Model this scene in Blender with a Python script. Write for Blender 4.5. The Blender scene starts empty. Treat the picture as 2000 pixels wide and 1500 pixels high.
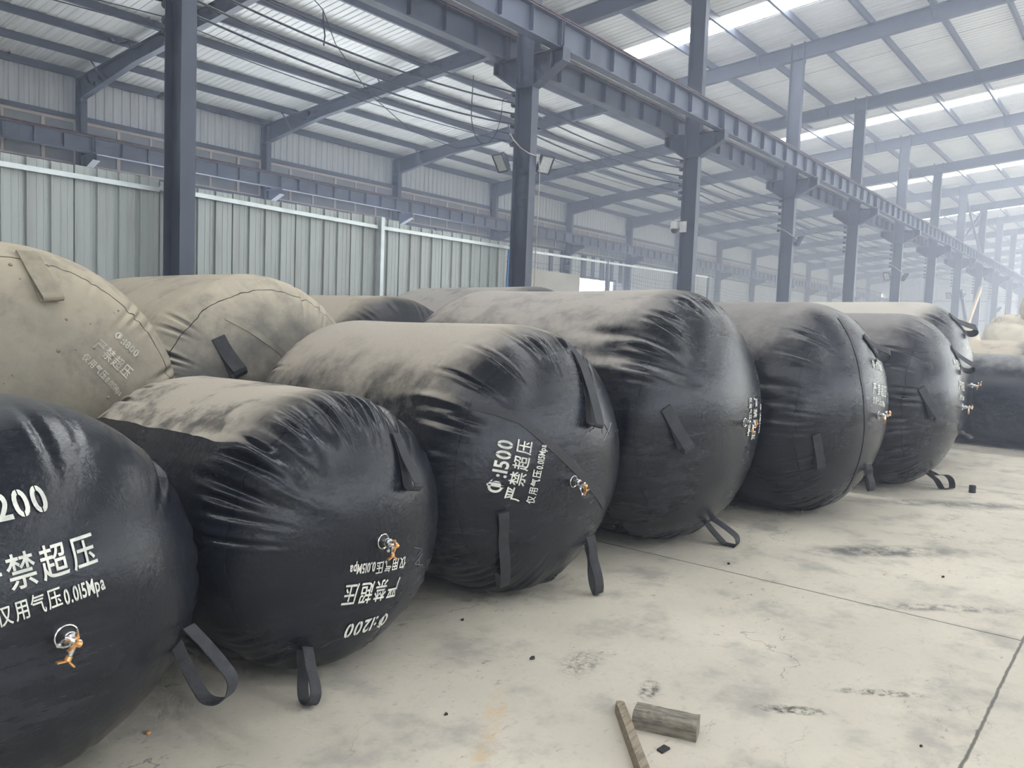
import bpy, bmesh, math, random
import numpy as np
from mathutils import Vector, Matrix

rnd = random.Random(11)
sc = bpy.context.scene
COL = sc.collection
PI = math.pi

# ------------------------------------------------------------------ camera
FPX, YAW, PITCH, ROLL, CAMH = 1547.38, 0.68415, 0.06891, 0.03804, 1.55
Fv = np.array([math.cos(YAW) * math.cos(PITCH), math.sin(YAW) * math.cos(PITCH), -math.sin(PITCH)])
R0 = np.array([math.sin(YAW), -math.cos(YAW), 0.0])
U0 = np.cross(R0, Fv)
Rv = math.cos(ROLL) * R0 + math.sin(ROLL) * U0
Uv = -math.sin(ROLL) * R0 + math.cos(ROLL) * U0
cam = bpy.data.cameras.new('camera')
cam.sensor_fit = 'HORIZONTAL'
cam.sensor_width = 36.0
cam.lens = 36.0 * FPX / 2000.0
cam.clip_start = 0.05
cam.clip_end = 500
camo = bpy.data.objects.new('camera', cam)
COL.objects.link(camo)
camo.matrix_world = Matrix(((Rv[0], Uv[0], -Fv[0], 0), (Rv[1], Uv[1], -Fv[1], 0), (Rv[2], Uv[2], -Fv[2], CAMH), (0, 0, 0, 1)))
sc.camera = camo

# ------------------------------------------------------------------ light and exposure
SKYLIGHT = 20.0          # radiance of the translucent roof strips
HAZE = (0.006, 0.0125, 0.018)   # dust in the air per metre: near the camera, deeper in the hall, far away
w = bpy.data.worlds.new('sky')
sc.world = w
w.use_nodes = True
w.node_tree.nodes['Background'].inputs[0].default_value = (0.84, 0.91, 1.0, 1)
w.node_tree.nodes['Background'].inputs[1].default_value = 6.0
sc.view_settings.view_transform = 'Standard'
sc.view_settings.look = 'None'
sc.view_settings.gamma = 1.0
sc.view_settings.use_curve_mapping = False
sc.view_settings.exposure = -0.05
cy = sc.cycles
cy.use_denoising = True
cy.max_bounces = 5
cy.diffuse_bounces = 3
cy.glossy_bounces = 2
cy.transmission_bounces = 2
cy.volume_bounces = 1
cy.use_adaptive_sampling = True
cy.adaptive_threshold = 0.12
cy.adaptive_min_samples = 14
cy.caustics_reflective = False
cy.caustics_refractive = False
cy.sample_clamp_indirect = 8.0


# ------------------------------------------------------------------ materials
def new_mat(name):
    m = bpy.data.materials.new(name)
    m.use_nodes = True
    nt = m.node_tree
    return m, nt, nt.nodes['Principled BSDF']


def N(nt, typ, **kw):
    n = nt.nodes.new(typ)
    for k, v in kw.items():
        setattr(n, k, v)
    return n


def math_n(nt, op, a, b=None, clamp=False):
    n = N(nt, 'ShaderNodeMath', operation=op)
    n.use_clamp = clamp
    for i, x in enumerate((a, b)):
        if x is None:
            continue
        if isinstance(x, (int, float)):
            n.inputs[i].default_value = x
        else:
            nt.links.new(x, n.inputs[i])
    return n.outputs[0]


def ramp(nt, x, lo, hi):
    n = N(nt, 'ShaderNodeMapRange', interpolation_type='SMOOTHSTEP')
    nt.links.new(x, n.inputs[0])
    n.inputs[1].default_value = lo
    n.inputs[2].default_value = hi
    return n.outputs[0]


def mixc(nt, fac, a, b):
    n = N(nt, 'ShaderNodeMix', data_type='RGBA')
    if isinstance(fac, (int, float)):
        n.inputs[0].default_value = fac
    else:
        nt.links.new(fac, n.inputs[0])
    for i, x in ((6, a), (7, b)):
        if isinstance(x, tuple):
            n.inputs[i].default_value = (*x, 1)
        else:
            nt.links.new(x, n.inputs[i])
    return n.outputs[2]


def noise(nt, vec, scale, detail=4, rough=0.55):
    n = N(nt, 'ShaderNodeTexNoise')
    n.inputs['Scale'].default_value = scale
    n.inputs['Detail'].default_value = detail
    n.inputs['Roughness'].default_value = rough
    if vec is not None:
        nt.links.new(vec, n.inputs['Vector'])
    return n.outputs[0]


def coords(nt, scale=(1, 1, 1), kind='Object', rot=(0, 0, 0)):
    t = N(nt, 'ShaderNodeTexCoord')
    mp = N(nt, 'ShaderNodeMapping')
    nt.links.new(t.outputs[kind], mp.inputs[0])
    mp.inputs['Scale'].default_value = scale
    mp.inputs['Rotation'].default_value = rot
    return mp.outputs[0]


def pbr(name, col, rough=0.6, metal=0.0, col2=None, scale=3.0, stretch=(1, 1, 1), bump=0.0, bscale=60):
    m, nt, b = new_mat(name)
    b.inputs['Roughness'].default_value = rough
    b.inputs['Metallic'].default_value = metal
    if col2 is None:
        col2 = tuple(c * 0.72 for c in col)
    v = coords(nt, stretch)
    f = ramp(nt, noise(nt, v, scale), 0.35, 0.7)
    nt.links.new(mixc(nt, f, col, col2), b.inputs['Base Color'])
    if bump:
        bp = N(nt, 'ShaderNodeBump')
        bp.inputs['Strength'].default_value = bump
        bp.inputs['Distance'].default_value = 0.01
        nt.links.new(noise(nt, v, bscale), bp.inputs['Height'])
        nt.links.new(bp.outputs[0], b.inputs['Normal'])
    return m


STEEL = pbr('painted steel grey', (0.066, 0.079, 0.112), 0.5, 0, (0.052, 0.062, 0.09), 1.2)
STEEL2 = pbr('painted crane beam', (0.11, 0.13, 0.18), 0.5, 0, (0.08, 0.09, 0.125), 1.5)
RUST = pbr('rusty rail', (0.16, 0.10, 0.085), 0.75, 0.2, (0.09, 0.06, 0.055), 6)
CHROME = pbr('chrome', (0.75, 0.75, 0.76), 0.22, 1.0, (0.6, 0.6, 0.6), 30)
BRASS = pbr('brass', (0.85, 0.45, 0.17), 0.35, 0.75, (0.62, 0.30, 0.12), 40)
BLACKR = pbr('black rubber disc', (0.015, 0.016, 0.018), 0.5)
WEB = pbr('black webbing', (0.02, 0.022, 0.028), 0.68, 0, (0.035, 0.036, 0.042), 20, (1, 1, 1), 0.4, 250)
WEBTAN = pbr('dusty webbing', (0.30, 0.265, 0.20), 0.85, 0, (0.22, 0.195, 0.15), 14, (1, 1, 1), 0.3, 200)
PAINT = pbr('stencil paint', (0.74, 0.74, 0.66), 0.8, 0, (0.50, 0.51, 0.47), 16)
PAINTD = pbr('dusty stencil paint', (0.55, 0.52, 0.45), 0.9, 0, (0.36, 0.335, 0.28), 9)
GALV = pbr('galvanised bar', (0.62, 0.67, 0.68), 0.45, 0.3, (0.5, 0.55, 0.56), 4)
BLUE = pbr('blue sheet', (0.03, 0.16, 0.42), 0.5, 0, (0.02, 0.11, 0.30), 2)
PEACH = pbr('pale window frame', (0.50, 0.43, 0.38), 0.6, 0, (0.42, 0.36, 0.32), 2)
PANE = pbr('dull window pane', (0.22, 0.235, 0.245), 0.35, 0, (0.18, 0.19, 0.20), 1.3)
CREAM = pbr('cream panel', (0.62, 0.58, 0.50), 0.7, 0, (0.52, 0.49, 0.43), 1)
WOOD = pbr('weathered wood', (0.36, 0.30, 0.22), 0.85, 0, (0.20, 0.165, 0.125), 14, (1, 8, 8), 0.5, 40)
WOOD2 = pbr('soiled timber', (0.27, 0.24, 0.19), 0.85, 0, (0.12, 0.115, 0.10), 12, (1, 6, 6), 0.5, 40)
RAW = pbr('raw plank', (0.55, 0.44, 0.33), 0.8, 0, (0.45, 0.36, 0.27), 6)
DARK = pbr('black scrap', (0.02, 0.02, 0.022), 0.6)
CABLE = pbr('dark cable', (0.035, 0.04, 0.06), 0.5)
PALEC = pbr('pale cord', (0.45, 0.42, 0.40), 0.6)
PORC = pbr('insulator', (0.07, 0.075, 0.09), 0.35)
LENS = pbr('lamp glass', (0.55, 0.56, 0.55), 0.25, 0, (0.42, 0.43, 0.43), 40)
WHITEP = pbr('white plastic', (0.7, 0.7, 0.7), 0.4)
SACK = pbr('woven sack', (0.64, 0.585, 0.47), 0.9, 0, (0.46, 0.42, 0.335), 2.2, (1, 1, 1), 0.6, 14)
CHIP = pbr('orange chip', (0.5, 0.27, 0.12), 0.8)


def sheet_mat(name, col, dirt, stretch, lap=None):
    """Painted corrugated sheet with streaks; lap draws the dark side lap between sheets."""
    m, nt, b = new_mat(name)
    b.inputs['Roughness'].default_value = 0.42 if lap is None else 0.30
    v = coords(nt, stretch)
    f = ramp(nt, noise(nt, v, 2.0, 6), 0.42, 0.75)
    c = mixc(nt, f, col, dirt)
    if lap:
        t = N(nt, 'ShaderNodeTexCoord')
        s = N(nt, 'ShaderNodeSeparateXYZ')
        nt.links.new(t.outputs['Object'], s.inputs[0])
        x = math_n(nt, 'ABSOLUTE', math_n(nt, 'SUBTRACT', math_n(nt, 'MODULO', math_n(nt, 'ADD', s.outputs[0], 60.0 - lap[0]), lap[1]), lap[1] / 2))
        c = mixc(nt, math_n(nt, 'LESS_THAN', x, lap[2]), c, tuple(q * 0.3 for q in col))
    nt.links.new(c, b.inputs['Base Color'])
    return m


ROOFM = sheet_mat('roof underside sheet', (0.74, 0.76, 0.77), (0.63, 0.65, 0.66), (4, 0.15, 1), (4.38 + 0.0, 6.0, 0.012))
WALLM = sheet_mat('wall cladding sheet', (0.50, 0.52, 0.54), (0.40, 0.42, 0.44), (3, 1, 0.2))
HOARD = sheet_mat('weathered fence sheet', (0.35, 0.38, 0.37), (0.28, 0.295, 0.28), (3.0, 1, 0.25))
SHELLM = sheet_mat('plain wall', (0.42, 0.43, 0.44), (0.36, 0.37, 0.38), (1, 1, 0.3))


def skylight_mat():
    m, nt, b = new_mat('translucent roof strip')
    nt.nodes.remove(b)
    e = N(nt, 'ShaderNodeEmission')
    e.inputs[0].default_value = (0.96, 0.98, 1.0, 1)
    e.inputs[1].default_value = SKYLIGHT
    nt.links.new(e.outputs[0], nt.nodes['Material Output'].inputs[0])
    return m


SKYM = skylight_mat()


def rubber(name, dust=1.0, lo=0.1, hi=0.7, dcol=(0.43, 0.38, 0.29), rough=0.4, smear=0.5, seam=None, base=(0.010, 0.0125, 0.018), seed=0.0, lap=None, fade=(0.0, 0.35), patch=0.35, namp=1.1):
    """Black rubber: dust lies on the upward faces, some of it painted highlight and shade, pale smears elsewhere, seam = arc length of the end seam."""
    m, nt, b = new_mat(name)
    v0 = coords(nt)
    va = N(nt, 'ShaderNodeVectorMath', operation='ADD')
    nt.links.new(v0, va.inputs[0])
    va.inputs[1].default_value = (seed, seed * 1.7, seed * 0.6)
    v = va.outputs[0]
    geo = N(nt, 'ShaderNodeNewGeometry')
    s = N(nt, 'ShaderNodeSeparateXYZ')
    nt.links.new(geo.outputs['Normal'], s.inputs[0])
    n1 = noise(nt, v, 2.6, 7, 0.62)
    n2 = noise(nt, v, 11.0, 8, 0.7)
    n3 = noise(nt, v, 1.3, 4)
    k = math_n(nt, 'ADD', s.outputs[2], math_n(nt, 'MULTIPLY', math_n(nt, 'SUBTRACT', n1, 0.5), namp))
    k = math_n(nt, 'ADD', k, math_n(nt, 'MULTIPLY', math_n(nt, 'SUBTRACT', n2, 0.5), 0.35))
    d = math_n(nt, 'MULTIPLY', ramp(nt, k, lo, hi), dust, True)
    d = math_n(nt, 'MULTIPLY', d, math_n(nt, 'SUBTRACT', 1.0, math_n(nt, 'MULTIPLY', ramp(nt, noise(nt, v, 3.3, 8, 0.68), 0.50, 0.68), patch)))
    # long scuffs
    tc = N(nt, 'ShaderNodeTexCoord')
    uvm = N(nt, 'ShaderNodeMapping')
    nt.links.new(v, uvm.inputs[0])
    uvm.inputs['Rotation'].default_value = (0.3, 0.7, 0.2 + seed)
    uvm.inputs['Scale'].default_value = (1.0, 1.0, 5.0)
    sc1 = noise(nt, uvm.outputs[0], 3.0, 8, 0.7)
    sm = math_n(nt, 'MULTIPLY', ramp(nt, math_n(nt, 'ADD', math_n(nt, 'MULTIPLY', n3, 0.6), math_n(nt, 'MULTIPLY', sc1, 0.4)), 0.46, 0.66), smear)
    c = mixc(nt, sm, base, (0.046, 0.050, 0.064))
    sus = N(nt, 'ShaderNodeSeparateXYZ')
    nt.links.new(tc.outputs['UV'], sus.inputs[0])
    if lap:   # a lapped seam along the side: below it the rubber was wiped clean
        (l0, l1) = lap
        edge = math_n(nt, 'ADD', sus.outputs[1], math_n(nt, 'MULTIPLY', math_n(nt, 'SUBTRACT', noise(nt, v, 3.0, 3), 0.5), 0.06))
        inside = math_n(nt, 'MULTIPLY', math_n(nt, 'GREATER_THAN', edge, l0), math_n(nt, 'LESS_THAN', edge, l1))
        d = math_n(nt, 'MULTIPLY', d, inside)
    if seam and fade:
        fd = ramp(nt, math_n(nt, 'ADD', sus.outputs[0], math_n(nt, 'MULTIPLY', math_n(nt, 'SUBTRACT', n1, 0.5), 0.35)), seam + fade[0], seam + fade[1])
        d = math_n(nt, 'MULTIPLY', d, fd)
    c = mixc(nt, d, c, dcol)
    if seam:
        wob = math_n(nt, 'MULTIPLY', math_n(nt, 'SUBTRACT', noise(nt, v, 5.0, 3), 0.5), 0.07)
        e = math_n(nt, 'ABSOLUTE', math_n(nt, 'SUBTRACT', math_n(nt, 'ADD', sus.outputs[0], wob), seam))
        c = mixc(nt, math_n(nt, 'LESS_THAN', e, 0.0035), c, (0.008, 0.008, 0.010))
    nt.links.new(c, b.inputs['Base Color'])
    b.inputs['Specular IOR Level'].default_value = 0.36
    r = N(nt, 'ShaderNodeMapRange')
    nt.links.new(math_n(nt, 'ADD', d, math_n(nt, 'MULTIPLY', sm, 0.25), True), r.inputs[0])
    r.inputs[3].default_value = rough
    r.inputs[4].default_value = 0.85
    nt.links.new(r.outputs[0], b.inputs['Roughness'])
    bp = N(nt, 'ShaderNodeBump')
    bp.inputs['Strength'].default_value = 0.35
    bp.inputs['Distance'].default_value = 0.006
    nt.links.new(math_n(nt, 'ADD', noise(nt, v, 38, 5, 0.6), math_n(nt, 'MULTIPLY', n1, 1.5)), bp.inputs['Height'])
    nt.links.new(bp.outputs[0], b.inputs['Normal'])
    return m


def floor_mat():
    m, nt, b = new_mat('worn concrete')
    v = coords(nt)
    s = N(nt, 'ShaderNodeSeparateXYZ')
    nt.links.new(v, s.inputs[0])
    big = noise(nt, v, 0.55, 5)
    mid = noise(nt, v, 2.6, 8, 0.65)
    fine = noise(nt, v, 26, 8, 0.7)
    c = mixc(nt, ramp(nt, big, 0.35, 0.68), (0.50, 0.462, 0.385), (0.62, 0.572, 0.468))
    c = mixc(nt, math_n(nt, 'MULTIPLY', ramp(nt, mid, 0.48, 0.70), 0.65), c, (0.27, 0.26, 0.235))
    c = mixc(nt, math_n(nt, 'MULTIPLY', ramp(nt, fine, 0.54, 0.74), 0.55), c, (0.25, 0.235, 0.21))
    # scattered dark crumbs and scuffs
    v2 = coords(nt, (1.0, 2.2, 1), rot=(0, 0, 0.9))
    spot = math_n(nt, 'MULTIPLY', ramp(nt, noise(nt, v2, 8.5, 9, 0.76), 0.57, 0.68), ramp(nt, noise(nt, v, 1.4, 3), 0.44, 0.60))
    c = mixc(nt, math_n(nt, 'MULTIPLY', spot, 0.8), c, (0.10, 0.095, 0.085))

    def blot(cx, cy, rx, ry, ang, col, amt, sc_=24, lo=0.42, hi=0.62):
        nonlocal c
        mp = N(nt, 'ShaderNodeMapping', vector_type='TEXTURE')
        nt.links.new(v, mp.inputs[0])
        mp.inputs['Location'].default_value = (cx, cy, 0)
        mp.inputs['Rotation'].default_value = (0, 0, ang)
        mp.inputs['Scale'].default_value = (rx, ry, 1)
        ln = N(nt, 'ShaderNodeVectorMath', operation='LENGTH')
        nt.links.new(mp.outputs[0], ln.inputs[0])
        inv = math_n(nt, 'SUBTRACT', 1.0, ramp(nt, ln.outputs['Value'], 0.3, 1.0))
        msk = math_n(nt, 'MULTIPLY', inv, ramp(nt, noise(nt, v, sc_, 9, 0.75), lo, hi))
        c = mixc(nt, math_n(nt, 'MULTIPLY', msk, amt, True), c, col)

    blot(3.28, 1.09, 0.20, 0.055, -0.95, (0.09, 0.085, 0.075), 1.4)
    blot(3.72, 0.86, 0.30, 0.05, -0.95, (0.15, 0.14, 0.12), 1.1)
    blot(3.02, 1.62, 0.14, 0.06, 0.4, (0.10, 0.095, 0.085), 1.3)
    blot(3.05, 2.0, 0.22, 0.12, 0.2, (0.17, 0.16, 0.14), 0.9)
    blot(2.35, 1.95, 0.45, 0.06, 0.55, (0.55, 0.36, 0.17), 0.6, 9)
    blot(2.05, 1.75, 0.30, 0.06, 0.55, (0.55, 0.36, 0.17), 0.5, 9)
    blot(6.3, 1.5, 0.9, 0.22, -0.75, (0.12, 0.115, 0.11), 1.0, 5, 0.35, 0.6)
    blot(8.7, 1.5, 1.3, 0.25, -0.9, (0.15, 0.145, 0.135), 0.9, 5, 0.35, 0.6)
    blot(5.2, 0.9, 0.7, 0.10, -0.9, (0.16, 0.15, 0.14), 0.9, 10)
    # slab joints
    wob = math_n(nt, 'MULTIPLY', math_n(nt, 'SUBTRACT', noise(nt, v, 9, 4), 0.5), 0.02)

    def joint(axis, at, per, wid):
        x = math_n(nt, 'ADD', s.outputs[axis], wob)
        q = math_n(nt, 'MODULO', math_n(nt, 'ADD', x, per * 20 + per / 2 - at), per)
        return math_n(nt, 'SUBTRACT', 1.0, ramp(nt, math_n(nt, 'ABSOLUTE', math_n(nt, 'SUBTRACT', q, per / 2)), wid * 0.5, wid * 1.6))
    j = math_n(nt, 'MAXIMUM', joint(0, 4.94, 5.0, 0.007), joint(1, 0.46, 5.0, 0.006))
    c = mixc(nt, math_n(nt, 'MULTIPLY', j, 0.85), c, (0.07, 0.065, 0.06))
    # hairline cracks
    vo = N(nt, 'ShaderNodeTexVoronoi', feature='DISTANCE_TO_EDGE')
    vo.inputs['Scale'].default_value = 0.55
    wv = N(nt, 'ShaderNodeVectorMath', operation='ADD')
    nt.links.new(v, wv.inputs[0])
    nn = N(nt, 'ShaderNodeTexNoise')
    nn.inputs['Scale'].default_value = 2.5
    nn.inputs['Detail'].default_value = 6
    nt.links.new(v, nn.inputs['Vector'])
    sv = N(nt, 'ShaderNodeVectorMath', operation='SCALE')
    nt.links.new(nn.outputs['Color'], sv.inputs[0])
    sv.inputs['Scale'].default_value = 0.7
    nt.links.new(sv.outputs[0], wv.inputs[1])
    nt.links.new(wv.outputs[0], vo.inputs['Vector'])
    cr = math_n(nt, 'MULTIPLY', math_n(nt, 'LESS_THAN', vo.outputs['Distance'], 0.0016), ramp(nt, noise(nt, v, 0.9, 3), 0.48, 0.6))
    c = mixc(nt, math_n(nt, 'MULTIPLY', cr, 0.6), c, (0.12, 0.11, 0.10))
    nt.links.new(c, b.inputs['Base Color'])
    b.inputs['Roughness'].default_value = 0.72
    bp = N(nt, 'ShaderNodeBump')
    bp.inputs['Strength'].default_value = 0.25
    bp.inputs['Distance'].default_value = 0.01
    nt.links.new(math_n(nt, 'SUBTRACT', math_n(nt, 'ADD', fine, mid), j), bp.inputs['Height'])
    nt.links.new(bp.outputs[0], b.inputs['Normal'])
    return m


# ------------------------------------------------------------------ mesh helpers
def unit(a):
    a = np.asarray(a, float)
    return a / (np.linalg.norm(a) or 1.0)


class MB:
    def __init__(self):
        self.v, self.f = [], []

    def add(self, vs, fs):
        o = len(self.v)
        self.v += [tuple(map(float, x)) for x in vs]
        self.f += [tuple(i + o for i in q) for q in fs]
        return self

    def box(self, x0, x1, y0, y1, z0, z1):
        vs = [(x, y, z) for x in (x0, x1) for y in (y0, y1) for z in (z0, z1)]
        return self.add(vs, [(0, 1, 3, 2), (4, 6, 7, 5), (0, 4, 5, 1), (2, 3, 7, 6), (0, 2, 6, 4), (1, 5, 7, 3)])

    def bar(self, p0, p1, wd, ht, up=(0, 0, 1)):
        p0, p1 = np.array(p0, float), np.array(p1, float)
        t = unit(p1 - p0)
        s = unit(np.cross(t, up))
        u = np.cross(s, t)
        vs = [p + s * a * wd / 2 + u * b * ht / 2 for p in (p0, p1) for a, b in ((-1, -1), (1, -1), (1, 1), (-1, 1))]
        return self.add(vs, [(3, 2, 1, 0), (4, 5, 6, 7), (0, 1, 5, 4), (1, 2, 6, 5), (2, 3, 7, 6), (3, 0, 4, 7)])

    def prism(self, poly, x0, x1, axis=0):
        """poly: points in the two other axes, extruded along axis."""
        n = len(poly)
        vs = []
        for x in (x0, x1):
            for a, b in poly:
                p = [a, b]
                p.insert(axis, x)
                vs.append(p)
        fs = [tuple(range(n))[::-1], tuple(range(n, 2 * n))]
        fs += [(i, (i + 1) % n, n + (i + 1) % n, n + i) for i in range(n)]
        return self.add(vs, fs)

    def tube(self, pts, r, n=8, cap=True):
        pts = [np.array(p, float) for p in pts]
        rs = r if isinstance(r, (list, tuple)) else [r] * len(pts)
        ref = np.array([0, 0, 1.0])
        vs = []
        for i, p in enumerate(pts):
            t = unit(pts[min(i + 1, len(pts) - 1)] - pts[max(i - 1, 0)])
            rf = ref if abs(t @ ref) < 0.95 else np.array([1.0, 0, 0])
            s = unit(np.cross(t, rf))
            u = np.cross(s, t)
            vs += [p + rs[i] * (math.cos(a) * s + math.sin(a) * u) for a in [2 * PI * j / n for j in range(n)]]
        fs = [(i * n + j, i * n + (j + 1) % n, (i + 1) * n + (j + 1) % n, (i + 1) * n + j) for i in range(len(pts) - 1) for j in range(n)]
        if cap:
            fs += [tuple(range(n))[::-1], tuple(range((len(pts) - 1) * n, len(pts) * n))]
        return self.add(vs, fs)

    def lathe(self, c, ax, prof, n=24):
        """prof: (distance along ax, radius)."""
        ax = unit(ax)
        rf = np.array([0, 0, 1.0]) if abs(ax[2]) < 0.9 else np.array([1.0, 0, 0])
        s = unit(np.cross(ax, rf))
        u = np.cross(s, ax)
        vs = [np.array(c) + ax * h + r * (math.cos(2 * PI * j / n) * s + math.sin(2 * PI * j / n) * u) for h, r in prof for j in range(n)]
        k = len(prof)
        fs = [(i * n + j, i * n + (j + 1) % n, (i + 1) * n + (j + 1) % n, (i + 1) * n + j) for i in range(k - 1) for j in range(n)]
        fs += [tuple(range(n))[::-1], tuple(range((k - 1) * n, k * n))]
        return self.add(vs, fs)

    def ribbon(self, pts, wd, half, th=0.004):
        """A strap: pts its centre line, wd the width direction per point."""
        vs, n = [], len(pts)
        for i in range(n):
            p = np.array(pts[i])
            t = unit(np.array(pts[min(i + 1, n - 1)]) - np.array(pts[max(i - 1, 0)]))
            wv = unit(wd[i] - (wd[i] @ t) * t)
            nn = np.cross(t, wv)
            vs += [p - wv * half - nn * th / 2, p + wv * half - nn * th / 2, p + wv * half + nn * th / 2, p - wv * half + nn * th / 2]
        fs = [(i * 4 + j, i * 4 + (j + 1) % 4, i * 4 + 4 + (j + 1) % 4, i * 4 + 4 + j) for i in range(n - 1) for j in range(4)]
        fs += [(3, 2, 1, 0), (4 * n - 4, 4 * n - 3, 4 * n - 2, 4 * n - 1)]
        return self.add(vs, fs)

    def build(self, name, mat, parent=None, origin=None, smooth=False, fix=True):
        me = bpy.data.meshes.new(name)
        o0 = np.array(origin if origin is not None else (0, 0, 0), float)
        me.from_pydata([tuple(np.array(p) - o0) for p in self.v], [], self.f)
        if fix:
            bm = bmesh.new()
            bm.from_mesh(me)
            bmesh.ops.recalc_face_normals(bm, faces=bm.faces)
            bm.to_mesh(me)
            bm.free()
        me.materials.append(mat)
        if smooth:
            me.polygons.foreach_set('use_smooth', [True] * len(me.polygons))
        ob = bpy.data.objects.new(name, me)
        COL.objects.link(ob)
        if parent is not None:
            ob.parent = parent
        elif origin is not None:
            ob.location = tuple(o0)
        return ob


def thing(name, loc, label, cat, group=None, kind=None):
    o = bpy.data.objects.new(name, None)
    o.empty_display_size = 0.2
    COL.objects.link(o)
    o.location = loc
    return tag(o, label, cat, group, kind)


def tag(o, label, cat, group=None, kind=None):
    o['label'], o['category'] = label, cat
    if group:
        o['group'] = group
    if kind:
        o['kind'] = kind
    return o


def kids(o):
    return [c for c in bpy.data.objects if c.parent == o]


def dup(root, loc, label, group=None):
    """A copy of a thing with copies of its parts and sub-parts."""
    r = root.copy()
    COL.objects.link(r)
    r.location = loc
    r['label'] = label
    if group:
        r['group'] = group
    for ch in kids(root):
        c = ch.copy()
        COL.objects.link(c)
        c.parent = r
        for g in kids(ch):
            d = g.copy()
            COL.objects.link(d)
            d.parent = c
    return r


ORD = ['first', 'second', 'third', 'fourth', 'fifth', 'sixth', 'seventh', 'eighth', 'ninth', 'tenth', 'eleventh', 'twelfth', 'thirteenth',
       'fourteenth', 'fifteenth', 'sixteenth', 'seventeenth', 'eighteenth', 'nineteenth', 'twentieth']

# ------------------------------------------------------------------ the shell of the hall
XA, XB = -16.0, 94.4          # near and far end
YW, YR = 24.42, -22.0         # left wall, right wall
FX0, BAY = 4.467, 6.0         # first crane-row column (centre), bay length
WX0 = 9.865                   # second wall column (centre)
YC = 8.45                     # crane row
RIDGE = -7.2


def zr(y):                    # top of the rafters
    return 8.2 + 0.1 * (24 - y) if y > RIDGE else 8.2 + 0.1 * (24 - RIDGE) - 0.1 * (RIDGE - y)


def struct(o, label, cat):
    return tag(o, label, cat, None, 'structure')


struct(MB().add([(XA, YR, 0), (XB, YR, 0), (XB, YW + 0.1, 0), (XA, YW + 0.1, 0)], [(0, 1, 2, 3)]).build('floor', floor_mat(), fix=False),
       'pale worn concrete floor with joints and dark scuffs', 'floor')


def corr(x0, x1, per=0.2, dep=0.03):
    xs, q = [], x0
    while q < x1 - 1e-6:
        for a, h in ((0.0, 0), (0.34, 0), (0.44, 1), (0.86, 1)):
            if q + a * per < x1:
                xs.append((q + a * per, h * dep))
        q += per
    xs.append((x1, 0))
    return xs


def corr_wall(mb, x0, x1, z0, z1, y, per=0.25, dep=0.025):
    pr = corr(x0, x1, per, dep)
    vs = [(x, y - h, z) for z in (z0, z1) for x, h in pr]
    n = len(pr)
    mb.add(vs, [(i, i + 1, n + i + 1, n + i) for i in range(n - 1)])


def corr_roof(mb, x0, x1, ya, yb):
    pr = corr(x0, x1, 0.2, 0.016)
    vs = [(x, y, zr(y) + 0.21 - h) for y in (ya, yb) for x, h in pr]
    n = len(pr)
    mb.add(vs, [(i, i + 1, n + i + 1, n + i) for i in range(n - 1)])


SKX = [8.1 + 12 * k for k in range(-1, 8)]
SKW, SKY0, SKY1 = 0.42, 12.66, -18.0
mb = MB()
edges = [XA]
for x in SKX:
    edges += [x - SKW, x + SKW]
edges.append(XB)
corr_roof(mb, XA, XB, YW + 0.1, SKY0)
for i in range(0, len(edges), 2):
    corr_roof(mb, edges[i], edges[i + 1], SKY0, RIDGE)
    if edges[i] < 30:  # beyond the ridge the far roof is left open to let in light
        corr_roof(mb, edges[i], min(edges[i + 1], 36.0), RIDGE, SKY1)
corr_roof(mb, XA, 36.0, SKY1, YR)
struct(mb.build('ceiling', ROOFM, fix=False), 'pale corrugated roof sheets sloping over the hall, far right part left open for light', 'ceiling')
for i, x in enumerate(SKX):
    m_ = MB()
    for ya, yb in ((SKY0, RIDGE), (RIDGE, SKY1))[:2 if x < 34 else 1]:
        m_.add([(x - SKW, ya, zr(ya) + 0.21), (x + SKW, ya, zr(ya) + 0.21), (x + SKW, yb, zr(yb) + 0.21), (x - SKW, yb, zr(yb) + 0.21)], [(0, 1, 2, 3)])
    lab = {2: 'long bright translucent roof strip nearest the camera, at the top', 3: 'bright translucent roof strip, second from the camera',
           4: 'bright translucent roof strip, third from the camera', 5: 'bright translucent roof strip, fourth from the camera'}.get(
        i, 'translucent roof strip over the hall, number %s from the near end' % ORD[i])
    struct(m_.build('window_%d' % (i + 1), SKYM, fix=False), lab, 'skylight')

# left wall
DX0, DX1, DZ = 34.8, 38.75, 4.45
mb = MB()
corr_wall(mb, XA, XB, 7.02, 8.45, YW)
GX0, GX1 = 10.0, 25.0          # opening added in the left wall to admit daylight, unseen behind the sheet fence
corr_wall(mb, XA, GX0, 0, 5.76, YW)
corr_wall(mb, GX0, GX1, 5.35, 5.76, YW)
corr_wall(mb, GX1, DX0, 0, 5.76, YW)
corr_wall(mb, DX1, XB, 0, 5.76, YW)
corr_wall(mb, DX0, DX1, DZ, 5.76, YW)
wl = struct(mb.build('wall_left', WALLM, fix=False), 'grey ribbed metal wall along the far left side of the hall', 'wall')
for i, (a, b_) in enumerate(((32.5, 32.76), (33.47, 33.74), (35.38, 35.77), (36.36, 36.61), (37.22, 37.59), (38.27, 38.54), (39.2, 39.45))):
    MB().box(a, b_, YW - 0.10, YW - 0.03, 4.43, 5.70).build('wall_post', STEEL, wl)
mb = MB()
mb.box(DX0 - 0.12, DX0, YW - 0.1, YW + 0.05, 0, DZ + 0.12).box(DX1, DX1 + 0.12, YW - 0.1, YW + 0.05, 0, DZ + 0.12).box(DX0, DX1, YW - 0.1, YW + 0.05, DZ, DZ + 0.12)
mb.box(37.98, 38.22, YW - 0.1, YW + 0.02, 0, DZ)
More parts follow.
